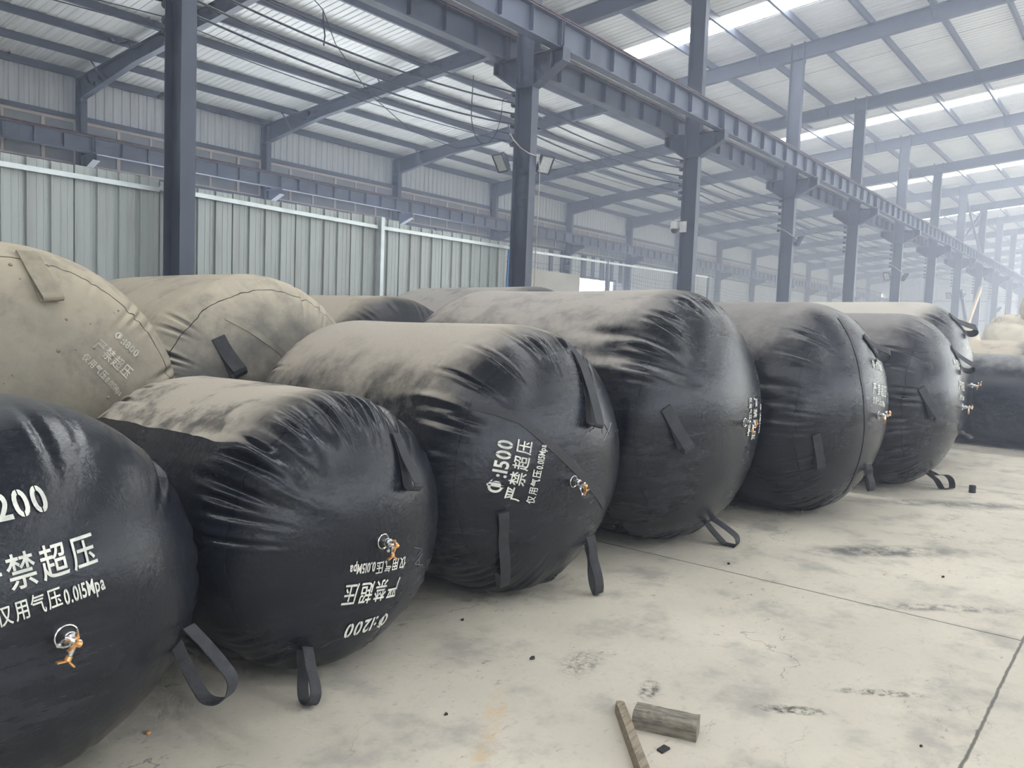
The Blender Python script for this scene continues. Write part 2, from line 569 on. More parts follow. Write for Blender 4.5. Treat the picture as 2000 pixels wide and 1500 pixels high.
struct(mb.build('door_1', STEEL), 'open doorway in the left wall, white with daylight', 'door')
struct(MB().box(25.0, 33.6, 23.2, 23.3, 0, 4.43).build('trim_1', CREAM), 'cream panelling low on the left wall beside the bright doorway', 'panelling')
mb = MB()
corr_wall(mb, 6.0, YW, 0, 9.9, 0)  # right part of the end wall left open, unseen, to let in light
far = MB().add([(XB - 0.0 + p[1], p[0], p[2]) for p in mb.v], mb.f)
wf = struct(far.build('wall_back', WALLM, fix=False), 'pale end wall far down the hall in the haze', 'wall')
for z in (2.4, 4.2, 6.2):
    MB().box(XB - 0.14, XB - 0.06, 6.0, YW, z, z + 0.12).build('girt', STEEL, wf)
for y in (20, 14, 6.0):
    MB().box(XB - 0.25, XB - 0.06, y, y + 0.25, 0, 9.5).build('wall_post', STEEL, wf)
mb = MB()
for za, zb in ((0, 2.6), (7.6, 10.5)):  # open band, and no wall further down, added to let daylight in
    mb.add([(XA, YR, za), (36.0, YR, za), (36.0, YR, zb), (XA, YR, zb)], [(0, 1, 2, 3)])
struct(mb.build('wall_right', SHELLM, fix=False), 'right wall of the hall, unseen, with a long open band added for daylight', 'wall')
struct(MB().add([(XA, YR, 0), (XA, YW, 0), (XA, YW, 11.5), (XA, YR, 11.5)], [(0, 1, 2, 3)]).build('wall_front', SHELLM, fix=False),
       'end wall behind the camera', 'wall')

# window band, one window per bay
WLAB = 'window band in the left wall, %s bay from the left'
win0 = None
for k in range(0, 15):
    x0 = WX0 + BAY * (k - 1) + 0.09
    if win0 is None:
        fr = MB()
        fr.box(0, 5.82, -0.02, 0.05, 1.17, 1.25).box(0, 5.82, -0.02, 0.05, 0.0, 0.06)
        for j in range(7):
            a = min(j * 0.985, 5.82 - 0.06)
            fr.box(a, a + (0.09 if j % 2 else 0.06), -0.03, 0.05, 0.06, 1.17)
        win0 = fr.build('window_%d' % (len(SKX) + 1), PEACH)
        win0.location = (x0, YW - 0.05, 5.76)
        MB().box(0, 5.82, 0.02, 0.04, 0.05, 1.2).build('window_pane', PANE, win0)
        MB().box(0, 5.82, -0.10, 0.0, 1.255, 1.38).build('window_head', STEEL, win0)
        MB().box(0, 5.82, -0.10, 0.0, -0.10, -0.005).build('window_sill', STEEL, win0)
        struct(win0, WLAB % ORD[k], 'window')
    else:
        o = dup(win0, (x0, YW - 0.05, 5.76), WLAB % ORD[k])
        o.name = 'window_%d' % (len(SKX) + 1 + k)


# ------------------------------------------------------------------ steel frames
def hcol(mb, xc, yc, z0, z1, d=0.36, b=0.173, tf=0.014, tw=0.009):
    mb.box(xc - b / 2, xc + b / 2, yc - d / 2, yc - d / 2 + tf, z0, z1)
    mb.box(xc - b / 2, xc + b / 2, yc + d / 2 - tf, yc + d / 2, z0, z1)
    mb.box(xc - tw / 2, xc + tw / 2, yc - d / 2 + tf, yc + d / 2 - tf, z0, z1)


ZC = 6.055                        # top of the crane brackets
col0 = thing('steel_column', (FX0, YC, 0), '', 'column', 'steel columns of the crane row')
mb = MB()
hcol(mb, 0, 0, 0, zr(YC) + 0.0)
for y_ in (-0.19, 0.17):
    mb.box(-0.1, 0.1, y_, y_ + 0.02, zr(YC) - 0.5, zr(YC) + 0.06)
mb.box(-0.2, 0.2, -0.28, 0.28, 0, 0.02)
mb.box(-0.086, 0.086, -0.17, 0.17, 5.54, 5.555)
mb.build('shaft', STEEL, col0)
mb = MB()
for sgn, tip in ((-1, 0.77), (1, 0.66)):
    y0, y1 = sgn * 0.18, sgn * tip
    mb.box(-0.1, 0.1, min(y0, y1), max(y0, y1), ZC - 0.016, ZC)
    mb.prism([(y0, 5.54), (y0, ZC - 0.016), (y1, ZC - 0.016), (y1, ZC - 0.2)], -0.005, 0.005)
    mb.bar((0, y0, 5.535), (0, y1, ZC - 0.2), 0.2, 0.014)
    mb.box(-0.1, 0.1, min(y1, y1 + sgn * 0.012), max(y1, y1 + sgn * 0.012), ZC - 0.21, ZC)
    yb = sgn * 0.53
    mb.box(-0.095, 0.095, yb - 0.006, yb + 0.006, ZC - 0.29, ZC - 0.016)
mb.build('bracket', STEEL, col0)
INSZ = (5.475, 5.30, 5.125, 4.95, 4.785, 4.65)
for z in INSZ:
    MB().lathe((-0.04, 0.18, z), (0, 1, 0), [(0, 0.012), (0.03, 0.012), (0.035, 0.045), (0.06, 0.05), (0.07, 0.03), (0.085, 0.045), (0.10, 0.04), (0.105, 0.01)], 10).build('insulator', PORC, col0, smooth=True)
CLAB = ['dark steel column standing in front of the sheet fence', 'steel column with a pair of floodlights at the end of the fence', 'steel column with the white dome camera',
        'steel column with a single floodlight on its right side', 'fifth steel column of the crane row, bare, behind the dusty black airbag tops', 'sixth steel column of the crane row with two small floodlights']
col0['label'] = CLAB[0]
cols = [col0]
for k in range(1, 14):
    cols.append(dup(col0, (FX0 + BAY * k, YC, 0), CLAB[k] if k < len(CLAB) else '%s steel column of the crane row, hazy with distance' % ORD[k]))

# wall columns with the short crane bracket
SK = -0.035                       # the aisle frames stand slightly askew
wc0 = thing('wall_column', (WX0, 24.18, 0), '', 'column', 'steel columns along the left wall')
mb = MB()
hcol(mb, 0, 0, 0, zr(24.2) - 0.05)
mb.build('shaft', STEEL, wc0)
mb = MB()
mb.box(-0.1, 0.1, -0.98, -0.18, 5.965, 5.98)
mb.prism([(-0.18, 5.5), (-0.18, 5.965), (-0.98, 5.965), (-0.98, 5.8)], -0.005, 0.005)
mb.bar((0, -0.18, 5.49), (0, -0.98, 5.79), 0.2, 0.014)
mb.build('bracket', STEEL, wc0)
wc0['label'] = 'first wall column from the left, dark, behind the sheet fence'
for k in range(1, 14):
    dup(wc0, (WX0 + BAY * k, 24.18, 0), '%s steel column from the left along the left wall' % ORD[k])

# rafters: the aisle part is skewed so that it meets the wall columns
raf0 = thing('roof_rafter', (FX0, YC, 0), '', 'rafter', 'roof rafters')
XS = (WX0 - FX0 - BAY)            # offset at the wall (about -0.6)


def rx(y):
    return XS * (y - YC) / (24.2 - YC) if y > YC else 0.0


mb = MB()
ST = [(24.36, 0.62), (21.2, 0.40), (YC, 0.40), (RIDGE, 0.44), (YR, 0.44)]
for (ya, da), (yb, db) in zip(ST, ST[1:]):
    a, b_ = np.array([rx(ya), ya - YC, zr(ya)]), np.array([rx(yb), yb - YC, zr(yb)])
    mb.bar(a - (0, 0, 0.006), b_ - (0, 0, 0.006), 0.18, 0.012)
    mb.bar(a - (0, 0, da), b_ - (0, 0, db), 0.18, 0.014)
    for s_ in (-0.004, 0.004):
        mb.add([a + (s_, 0, 0), b_ + (s_, 0, 0), b_ + (s_, 0, -db), a + (s_, 0, -da)], [(0, 1, 2, 3)])
mb.build('rafter_beam', STEEL, raf0, fix=False)
PY = [24.27] + [22.8 - 1.475 * i for i in range(0, 21)]
for i in (1, 4, 7, 10, 13, 16):
    y = PY[i]
    MB().bar((rx(y) - 0.42, y - YC, zr(y) + 0.06), (rx(y) - 0.02, y - YC - 0.05, zr(y) - (0.40 if i > 1 else 0.52)), 0.03, 0.03).build('fly_brace', STEEL, raf0)
raf0['label'] = 'roof rafter of the first frame, over the near left corner'
for k in range(1, 15):
    dup(raf0, (FX0 + BAY * k, YC, 0), 'roof rafter of the %s frame, above the %s crane-row column' % (ORD[k], ORD[k]))

# purlins
mb = MB()
mb.box(XA, XB, -0.035, 0.035, 0.19, 0.2).box(XA, XB, -0.035, 0.035, 0.0, 0.01).box(XA, XB, -0.035, -0.027, 0.01, 0.19).box(XA, XB, 0.027, 0.035, 0.01, 0.03)
pur0 = mb.build('roof_purlin', STEEL)
for i, y in enumerate(PY):
    o = pur0
    if i:
        o = pur0.copy()
        COL.objects.link(o)
    o.location = (0, y, zr(y) + 0.002)
    tag(o, '%s long roof purlin counted up from the left wall eave' % ORD[min(i, 19)] if i < 20 else ('roof purlin next below the ridge' if i == 20 else 'topmost roof purlin at the ridge'), 'purlin', 'roof purlins')


# crane beams, one per bay, on the brackets
def crane_beam(name, y, zt, x0, h, label, cat, group, n=8):
    mb = MB()
    mb.box(0, 5.98, -0.1, 0.1, h - 0.014, h).box(0, 5.98, -0.09, 0.09, 0, 0.014).box(0, 5.98, -0.005, 0.005, 0.014, h - 0.014)
    for j in range(n + 1):
        x = 0.02 + j * 5.93 / n
        mb.box(x - 0.005, x + 0.005, -0.095, 0.095, 0.014 + 0.03, h - 0.014)
    o = mb.build(name, STEEL2)
    o.location = (x0, y, zt - h)
    return tag(o, label, cat, group)


near0 = crane_beam('crane_beam', YC - 0.62, ZC + 0.44, FX0 - BAY, 0.44, '', 'crane beam', 'crane beams on the near side of the column row')
NAMES = {0: 'in front of', 1: 'at', 2: 'at'}
for k in range(0, 15):
    o = near0
    if k:
        o = near0.copy()
        COL.objects.link(o)
        o.location = (FX0 + BAY * (k - 1), YC - 0.62, ZC)
    o['label'] = 'near-side crane beam with rusty rail, ending at the %s crane-row column' % ORD[k]
far0 = crane_beam('crane_beam', YC + 0.50, ZC + 0.42, FX0 - BAY, 0.42, '', 'crane beam', 'crane beams on the aisle side of the column row')
for k in range(0, 15):
    o = far0
    if k:
        o = far0.copy()
        COL.objects.link(o)
        o.location = (FX0 + BAY * (k - 1), YC + 0.50, ZC)
    o['label'] = 'aisle-side crane beam ending at the %s crane-row column' % ORD[k]
wb0 = crane_beam('crane_beam', 23.39, 6.41, WX0 - BAY, 0.43, '', 'crane beam', 'crane beams along the left wall')
for k in range(0, 15):
    o = wb0
    if k:
        o = wb0.copy()
        COL.objects.link(o)
        o.location = (WX0 + BAY * (k - 1), 23.39, 5.98)
    o['label'] = 'dark wall crane beam ending at the %s wall column from the left' % ORD[k] if k < 14 else 'last dark wall crane beam at the far end'
for y, z, lab in ((YC - 0.62, ZC + 0.44, 'rusty crane rail on the near side of the column row'), (YC + 0.50, ZC + 0.42, 'crane rail on the aisle side of the column row'),
                  (23.39, 6.41, 'crane rail along the left wall')):
    mb = MB()
    mb.prism([(-0.045, 0), (0.045, 0), (0.045, 0.012), (0.012, 0.02), (0.012, 0.06), (0.028, 0.065), (0.028, 0.09), (-0.028, 0.09), (-0.028, 0.065), (-0.012, 0.06), (-0.012, 0.02), (-0.045, 0.012)], XA, FX0 + BAY * 14)
    o = mb.build('crane_rail', RUST)
    o.location = (0, y, z)
    tag(o, lab, 'rail')
# flat guard bar along the aisle-side beam
o = MB().box(XA, FX0 + BAY * 14, -0.05, 0.05, 0, 0.012).build('guard_bar', GALV)
o.location = (0, YC + 0.34, ZC + 0.46)
tag(o, 'bright flat bar running along the crane beams', 'bar')

# cross bracing between two far columns
for sgn in (0, 1):
    a, b_ = FX0 + BAY * 7 + 0.1, FX0 + BAY * 8 - 0.1
    o = MB().bar((a, YC - 0.1 + 0.2 * sgn, 6.6 if sgn else 9.2), (b_, YC - 0.1 + 0.2 * sgn, 9.2 if sgn else 6.6), 0.1, 0.1).build('brace_bar', STEEL)
    tag(o, 'diagonal brace high between two far columns, %s' % ('rising away from the camera' if sgn else 'falling away from the camera'), 'brace')
o = MB().bar((51.35, 8.2, 0.15), (46.35, 8.2, 4.43), 0.14, 0.14).build('brace_bar', STEEL)
tag(o, 'dark diagonal prop against the eighth crane-row column', 'brace')
o = MB().bar((43.6, 7.95, 0.15), (50.6, 8.0, 4.8), 0.1, 0.3).build('brace_plank', RAW)
tag(o, 'pale wooden plank leaning on the ninth crane-row column', 'plank')


# ------------------------------------------------------------------ cables and lamps on the columns
def sag_line(p0, p1, s, n=10):
    p0, p1 = np.array(p0, float), np.array(p1, float)
    return [p0 + (p1 - p0) * t - np.array([0, 0, 4 * s * t * (1 - t)]) for t in [i / n for i in range(n + 1)]]


for i, z in enumerate(INSZ):
    pts = []
    for k in range(-1, 13):
        sg = (0.13, 0.15, 0.17, 0.16, 0.12, 0.10)[i] * (1 + 0.12 * math.sin(k * 2.1 + i))
        p = sag_line((FX0 + BAY * k - 0.04, YC + 0.275, z + 0.04), (FX0 + BAY * (k + 1) - 0.04, YC + 0.275, z + 0.04), sg, 10)
        pts += p if not pts else p[1:]
    o = MB().tube(pts, 0.014 if i < 4 else 0.006, 6).build('trolley_cable', CABLE, smooth=True)
    tag(o, '%s dark cable strung from column to column, counted down from the top' % ORD[i], 'cable', 'cables along the column row')
for i, z in enumerate((4.95, 4.72, 4.5, 4.28, 4.05)):
    pts = []
    for k in range(3, 9):
        p = sag_line((WX0 + BAY * k, 23.85, z), (WX0 + BAY * (k + 1), 23.85, z), 0.12, 8)
        pts += p if not pts else p[1:]
    o = MB().tube(pts, 0.009, 5).build('wall_cable', CABLE, smooth=True)
    tag(o, '%s thin cable strung along the left wall columns, counted down' % ORD[i], 'cable', 'cables along the left wall')

o = MB().tube([(4.7, 8.80, 6.7), (5.6, 8.80, 6.20), (6.59, 8.80, 5.62), (6.8, 8.80, 5.25), (7.4, 8.80, 4.75), (8.2, 8.80, 4.42), (9.2, 8.80, 4.35), (10.33, 8.78, 4.72)], 0.006, 5).build('hanging_wire', CABLE, smooth=True)
tag(o, 'thin slack wire drooping between the first two columns', 'wire')
o = MB().tube([(6.59, 8.80, 5.62), (6.60, 8.80, 5.45), (6.62, 8.79, 5.3), (6.61, 8.80, 5.17)], 0.01, 5).build('hanging_wire', CABLE, smooth=True)
tag(o, 'short loose wire end dangling from the slack wire', 'wire')
pts = []
for t in range(13):
    a = PI * t / 12
    pts.append((9.85 - 0.36 * math.cos(a) * (1 if t < 6 else 1.1), 8.79, 5.0 - 0.62 * math.sin(a) + (0.35 * t / 12)))
pts = [(9.49, 8.77, 5.55)] + pts + [(10.34, 8.77, 5.42)]
o = MB().tube(pts, 0.008, 6).build('hanging_wire', CABLE, smooth=True)
tag(o, 'black jumper wire hanging in a loop beside the floodlight column', 'wire')
o = MB().tube([(10.52, 8.20, 4.45), (10.6, 8.22, 4.1), (10.58, 8.22, 3.2), (10.57, 8.22, 2.4), (10.5, 8.22, 1.3)], 0.008, 6).build('hanging_wire', PALEC, smooth=True)
tag(o, 'pale wire running down the face of the floodlight column', 'wire')


def floodlight(x, y, z, ax, label, s=1.0):
    """A flat floodlight tilted downwards; ax its facing in plan."""
    t = thing('floodlight', (x, y, z), label, 'floodlight', 'floodlights on the columns')
    a = unit((ax[0], ax[1], -0.55))
    sd = unit(np.cross(a, (0, 0, 1)))
    u = np.cross(sd, a)

    def pbox(mb, c, hw, hh, hd):
        vs = [c + sd * i * hw + u * j * hh + a * k * hd for i in (-1, 1) for j in (-1, 1) for k in (-1, 1)]
        mb.add(vs, [(0, 1, 3, 2), (4, 6, 7, 5), (0, 4, 5, 1), (2, 3, 7, 6), (0, 2, 6, 4), (1, 5, 7, 3)])
    mb = MB()
    z0 = np.zeros(3)
    pbox(mb, z0, 0.10 * s, 0.13 * s, 0.025 * s)
    for i in range(-3, 4):
        pbox(mb, z0 + sd * i * 0.025 * s - a * 0.045 * s, 0.004 * s, 0.1 * s, 0.02 * s)
    for k in (-1, 1):
        pbox(mb, z0 + sd * k * 0.105 * s + a * 0.01 * s, 0.008 * s, 0.135 * s, 0.03 * s)
        pbox(mb, z0 + u * k * 0.13 * s + a * 0.01 * s, 0.10 * s, 0.008 * s, 0.03 * s)
    mb.build('housing', STEEL, t)
    mb = MB()
    pbox(mb, z0 + a * 0.028 * s, 0.092 * s, 0.118 * s, 0.003 * s)
    mb.build('lamp_glass', LENS, t)
    mb = MB()
    mb.bar(z0 - a * 0.05 * s, -a * 0.05 * s - np.array((ax[0], ax[1], -0.2)) * 0.14 * s, 0.03, 0.012)
    mb.build('mounting_bracket', STEEL, t)
    return t


floodlight(10.22, 8.74, 4.32, (-0.9, 0.15), 'grey floodlight on the left side of the column at the fence end', 1.15)
floodlight(10.72, 8.22, 4.33, (-0.25, -0.9), 'grey floodlight on the right side of the column at the fence end', 1.15)
floodlight(FX0 + 18 + 0.25, 8.2, 4.36, (0.6, -0.8), 'floodlight on the right side of the column beyond the dome camera', 1.1)
floodlight(FX0 + 30 - 0.25, 8.72, 4.25, (-0.9, 0.3), 'small far floodlight left of the sixth crane-row column', 1.2)
floodlight(FX0 + 30 + 0.3, 8.2, 4.25, (0.5, -0.8), 'small far floodlight right of the sixth crane-row column', 1.2)
floodlight(FX0 + 42 - 0.25, 8.72, 4.15, (-0.9, 0.3), 'tiny far floodlight left of the eighth crane-row column', 1.2)
floodlight(FX0 + 42 + 0.3, 8.2, 4.15, (0.5, -0.8), 'tiny far floodlight right of the eighth crane-row column', 1.2)
floodlight(FX0 + 54 + 0.3, 8.2, 4.0, (0.5, -0.8), 'tiny far floodlight right of the tenth crane-row column', 1.2)
o = MB().tube([(10.36, 8.70, 4.82), (10.34, 8.60, 4.7), (10.33, 8.44, 4.55), (10.36, 8.27, 4.44), (10.5, 8.22, 4.42)], 0.012, 6).build('lamp_cord', PALEC, smooth=True)
tag(o, 'pale cord slung across the column above the floodlights', 'cord')
o = MB().tube([(FX0 + 18 - 0.1, 8.66, 4.72), (FX0 + 18 - 0.1, 8.45, 4.60), (FX0 + 18 - 0.08, 8.25, 4.46), (FX0 + 18.2, 8.2, 4.38)], 0.012, 6).build('lamp_cord', PALEC, smooth=True)
tag(o, 'pale cord slung across the column with the single floodlight', 'cord')
o = MB().tube([(FX0 + 30 - 0.1, 8.68, 4.72), (FX0 + 30 - 0.1, 8.45, 4.58), (FX0 + 30 - 0.08, 8.25, 4.42), (FX0 + 30.2, 8.2, 4.3)], 0.014, 6).build('lamp_cord', PALEC, smooth=True)
tag(o, 'pale cord slung across the sixth crane-row column', 'cord')

t = thing('security_camera', (FX0 + 12 - 0.1, 8.76, 4.0), 'white dome security camera on the left of a column', 'camera')
MB().lathe((0, 0, 0), (0, 0, -1), [(-0.14, 0.03), (-0.12, 0.085), (0.02, 0.095), (0.04, 0.09)], 16).build('housing', WHITEP, t, smooth=True)
MB().lathe((0, 0, 0), (0, 0, -1), [(0.03, 0.085), (0.08, 0.08), (0.12, 0.055), (0.14, 0.01)], 16).build('dome', DARK, t, smooth=True)
MB().bar((0, 0, 0.16), (0.0, -0.14, 0.16), 0.04, 0.04).build('mounting_arm', WHITEP, t)
o = MB().box(FX0 + 11.88, FX0 + 11.905, 8.46, 8.62, 3.88, 4.12).build('junction_box', WHITEP)
tag(o, 'small white box on the column beside the dome camera', 'box')

# ------------------------------------------------------------------ sheet fence on the left
fen = thing('sheet_fence', (4.0, 8.8, 0), 'weathered pale metal sheet fence behind the dusty bags', 'fence')


def fsheet(x0, x1, z1):
    pr = [(x0, 0)]
    x = x0
    while x < x1 - 0.01:
        for a, h in ((0.002, -0.018), (0.008, -0.018), (0.012, 0.012), (0.026, 0.012), (0.034, 0), (0.10, 0), (0.105, 0.004), (0.115, 0.004), (0.12, 0), (0.165, 0), (0.17, 0.004), (0.18, 0.004), (0.185, 0)):
            if x + a < x1:
                pr.append((x + a, h))
        x += 0.226
    pr.append((x1, 0))
    vs = [(x, 8.82 - h, z) for z in (0.02, z1) for x, h in pr]
    n = len(pr)
    return MB().add(vs, [(i, i + 1, n + i + 1, n + i) for i in range(n - 1)])


x, i = -1.0, 0
while x < 10.4:
    x1 = min(x + 0.904, 10.52)
    z1 = 3.05 + rnd.uniform(-0.025, 0.035) + (0.0 if x > 5 else 0.015)
    fsheet(x, x1, z1).build('fence_sheet', HOARD, fen, (4, 8.8, 0), fix=False)
    x = x1
for a, b_, za, zb in ((-1, 4.4, 2.96, 2.95), (4.4, 7.58, 2.97, 2.93), (7.68, 10.62, 2.93, 2.94)):
    MB().bar((a, 8.765, za), (b_, 8.765, zb), 0.03, 0.05).build('top_rail', GALV, fen, (4, 8.8, 0))
MB().box(7.60, 7.66, 8.70, 8.77, 0, 3.07).build('fence_post', GALV, fen, (4, 8.8, 0))
for a in (-1, 4.0):
    MB().box(a, a + 0.05, 8.86, 8.91, 0, 3.0).build('fence_post', GALV, fen, (4, 8.8, 0))
t = MB().add([(10.50, 8.86, 0.0), (10.72, 8.92, 0.0), (10.80, 8.92, 3.0), (10.64, 8.86, 3.0), (10.50, 8.88, 0.0), (10.72, 8.94, 0.0), (10.80, 8.94, 3.0), (10.64, 8.88, 3.0)],
             [(0, 1, 2, 3), (7, 6, 5, 4), (0, 4, 5, 1), (1, 5, 6, 2), (2, 6, 7, 3), (3, 7, 4, 0)]).build('blue_sheet', BLUE)
tag(t, 'narrow blue sheet leaning at the end of the fence', 'sheet')
t = thing('rail_fence', (24.9, 16.0, 0), 'pale blue rail on a post far behind the bags', 'rail')
MB().bar((15.0, 16, 4.02), (33.5, 16, 4.22), 0.06, 0.07).build('top_rail', GALV, t, (24.9, 16, 0))
for x in (16.0, 24.9, 33.3):
    MB().box(x - 0.04, x + 0.04, 15.96, 16.04, 0, 4.3).build('rail_post', STEEL2, t, (24.9, 16, 0))


# ------------------------------------------------------------------ lettering
GL = {}


def glyph(ch):
    """Outline of one character as a flat mesh, cut into small faces; zeros and the phi get the stencil's bridges."""
    if ch in GL:
        return GL[ch]
    cu = bpy.data.curves.new('lettering', 'FONT')
    cu.body = ch
    cu.size = 1.0
    cu.offset = 0.022 if ord(ch) < 0x3000 else 0.011
    cu.resolution_u = 4
    ob = bpy.data.objects.new('lettering', cu)
    COL.objects.link(ob)
    bpy.context.view_layer.update()
    me = bpy.data.meshes.new_from_object(ob.evaluated_get(bpy.context.evaluated_depsgraph_get()))
    bpy.data.objects.remove(ob)
    bpy.data.curves.remove(cu)
    bm = bmesh.new()
    bm.from_mesh(me)
    bpy.data.meshes.remove(me)
    if not bm.verts:
        bm.free()
        GL[ch] = ([], [], 0.3)
        return GL[ch]
    xs = [v.co.x for v in bm.verts]
    x0, x1 = min(xs), max(xs)

    def cut(co, no):
        bmesh.ops.bisect_plane(bm, geom=bm.verts[:] + bm.edges[:] + bm.faces[:], plane_co=co, plane_no=no)
    if ch in '0Φ':
        xc = (x0 + x1) / 2 if ch == '0' else x0 + 0.72 * (x1 - x0)
        cut((xc - 0.02, 0, 0), (1, 0, 0))
        cut((xc + 0.02, 0, 0), (1, 0, 0))
        bmesh.ops.delete(bm, geom=[f for f in bm.faces if abs(f.calc_center_median().x - xc) < 0.02], context='FACES')
    for k in range(1, 8):
        cut((x0 + (x1 - x0) * k / 8, 0, 0), (1, 0, 0))
    for k in range(-2, 10):
        cut((0, k * 0.125, 0), (0, 1, 0))
    bm.verts.ensure_lookup_table()
    vs = [(v.co.x - x0, v.co.y) for v in bm.verts]
    fs = [tuple(v.index for v in f.verts) for f in bm.faces]
    bm.verts.index_update()
    fs = [tuple(v.index for v in f.verts) for f in bm.faces]
    bm.free()
    GL[ch] = (vs, fs, x1 - x0)
    return GL[ch]


def line_mesh(text):
    vs, fs, x = [], [], 0.0
    for ch in text:
        g = glyph(ch)
        cjk = ord(ch) > 0x3000
        k = 1.0 if cjk else 0.78
        o = len(vs)
        vs += [(x + p[0] * k, p[1] + (0.12 if cjk else 0.0)) for p in g[0]]
        fs += [tuple(i + o for i in f) for f in g[1]]
        x += g[2] * k + (0.16 if cjk else 0.075)
    x -= 0.08
    return vs, fs, x


# ------------------------------------------------------------------ the inflatable rubber bags
class Bag:
    def __init__(s, X, Y, az, R, L, d, e, p, d2=None, p2=2.2):
        s.X, s.Y, s.R, s.L, s.d, s.e, s.p = X, Y, R, L, d, e, p
        s.d2, s.p2 = d2 or d, p2
        a = math.radians(az)
        s.A = np.array([math.cos(a), math.sin(a), 0.0])
        s.B = np.array([math.sin(a), -math.cos(a), 0.0])
        s.hz, s.hw = R * e, R * (2 - e)
        s.O = np.array([X, Y, s.hz])
        s.base = np.array([X, Y, 0.0]) + s.A * L / 2
        s.sr = 0.9
        s.D = None

    def W(s, u, v, q):
        return s.O + s.A * q + s.B * u + np.array([0, 0, v])

    def depth(s, u, v):
        r = min(math.sqrt((u / s.hw) ** 2 + (v / s.hz) ** 2), 0.9999)
        return s.d * (1 - (1 - r ** s.p) ** (1 / s.p))

    def arc(s):
        q, r = s.profile()
        S = np.concatenate([[0], np.cumsum(np.hypot(np.diff(q), np.diff(r)))])
        return float(np.interp(s.sr * s.R, r[:40], S[:40]))

    def disp(s, u, v):
        if s.D is None:
            return 0.0
        rr = min(math.sqrt((u / s.hw) ** 2 + (v / s.hz) ** 2), 0.9999) * s.R
        i = float(np.interp(rr, s.pr[:40], np.arange(40)))
        n = s.D.shape[1]
        j = (math.atan2(v / s.hz, u / s.hw) % (2 * PI)) / (2 * PI) * n
        i0, j0 = int(i), int(j) % n
        fi, fj = i - i0, j - int(j)
        i1, j1 = min(i0 + 1, 39), (j0 + 1) % n
        return float((1 - fi) * ((1 - fj) * s.D[i0, j0] + fj * s.D[i0, j1]) + fi * ((1 - fj) * s.D[i1, j0] + fj * s.D[i1, j1]))

    def pt(s, u, v, off=0.0):
        off += s.disp(u, v)
        r = math.sqrt((u / s.hw) ** 2 + (v / s.hz) ** 2)
        if r > 0.999:
            u, v = u / r * 0.999, v / r * 0.999
        p = s.W(u, v, s.depth(u, v))
        return p + s.nrm(u, v) * off

    def nrm(s, u, v):
        h = 0.01
        r = math.sqrt((u / s.hw) ** 2 + (v / s.hz) ** 2)
        if r > 0.97:
            u, v = u / r * 0.97, v / r * 0.97
        a = s.W(u + h, v, s.depth(u + h, v)) - s.W(u - h, v, s.depth(u - h, v))
        b = s.W(u, v + h, s.depth(u, v + h)) - s.W(u, v - h, s.depth(u, v - h))
        n = unit(np.cross(a, b))
        return n if n @ s.A < 0 else -n

    def profile(s, nf=40, nc=26, nr=22):
        q, r = [], []
        for i in range(nf):
            t = (PI / 2) * (0.004 + 0.996 * i / (nf - 1))
            q.append(s.d * (1 - math.cos(t) ** (2 / s.p)))
            r.append(s.R * math.sin(t) ** (2 / s.p))
        for i in range(1, nc):
            q.append(s.d + (s.L - s.d - s.d2) * i / nc)
            r.append(s.R)
        for i in range(nr):
            t = (PI / 2) * (1 - 0.996 * i / (nr - 1))
            q.append(s.L - s.d2 * (1 - math.cos(t) ** (2 / s.p2)))
            r.append(s.R * math.sin(t) ** (2 / s.p2))
        return np.array(q), np.array(r)

    def mesh(s, mat, root, seed=1, puck=0.013, dens=1.0, nseg=380, squash=(), extra=(), lean=None):
        rg = np.random.default_rng(seed)
        q, r = s.profile()
        S = np.concatenate([[0], np.cumsum(np.hypot(np.diff(q), np.diff(r)))])
        i0 = int(np.argmax(r > s.sr * s.R))
        i1 = len(r) - 1 - int(np.argmax(r[::-1] > s.sr * s.R))
        s.pr = r
        ph = np.linspace(0, 2 * PI, nseg, endpoint=False)
        G = []
        for base in (0, 1):
            n = int(42 * dens * s.R / 0.8)
            pos = np.sort(rg.uniform(0, 2 * PI, n))
            g = np.zeros((nseg, n))
            wd = rg.uniform(0.011, 0.023, n)
            am = rg.uniform(0.5, 1.5, n) * (0.6 + 0.4 * np.sin(pos * 2 + rg.uniform(0, 6)))
            ln = rg.uniform(0.07, 0.16, n)
            sh = rg.uniform(-0.05, 0.05, n)
            G.append((pos, wd, am, ln, sh, rg.uniform(-0.12, 0.12, n)))
        D = np.zeros((len(q), nseg))
        for (pos, wd, am, ln, sh, sl), Sc, sg in ((G[0], S[i0] + 0.04, 1), (G[1], S[i1] - 0.04, -1)):
            ds = S - Sc
            for k in range(len(pos)):
                rows = np.where(abs(ds - sh[k]) < 2.6 * ln[k])[0]
                wS = np.exp(-((ds[rows] - sh[k]) / ln[k]) ** 2)
                cen = pos[k] + sl[k] * ds[rows]
                dphi = (ph[None, :] - cen[:, None] + PI) % (2 * PI) - PI
                arc = dphi * s.R
                D[rows] += -puck * am[k] * wS[:, None] * (1.35 * np.exp(-(arc / wd[k]) ** 2) - 0.55 * np.exp(-((np.abs(arc) - 2.0 * wd[k]) / (1.2 * wd[k])) ** 2))
        for (pc, Sc, wp, ws, am) in extra:         # single larger folds and dents
            dphi = ((ph - math.radians(pc) + PI) % (2 * PI) - PI) * s.R
            D += am * np.exp(-((S - Sc) / ws) ** 2)[:, None] * np.exp(-(dphi / wp) ** 2)[None, :]
        lump = sum(0.003 * np.cos(m * ph[None, :] + a + b * S[:, None]) for m, a, b in ((2, 1.0, 2.0), (3, 2.4 + seed, 3.1), (5, 0.3 * seed, 1.3)))
        D += lump * (r / s.R)[:, None]
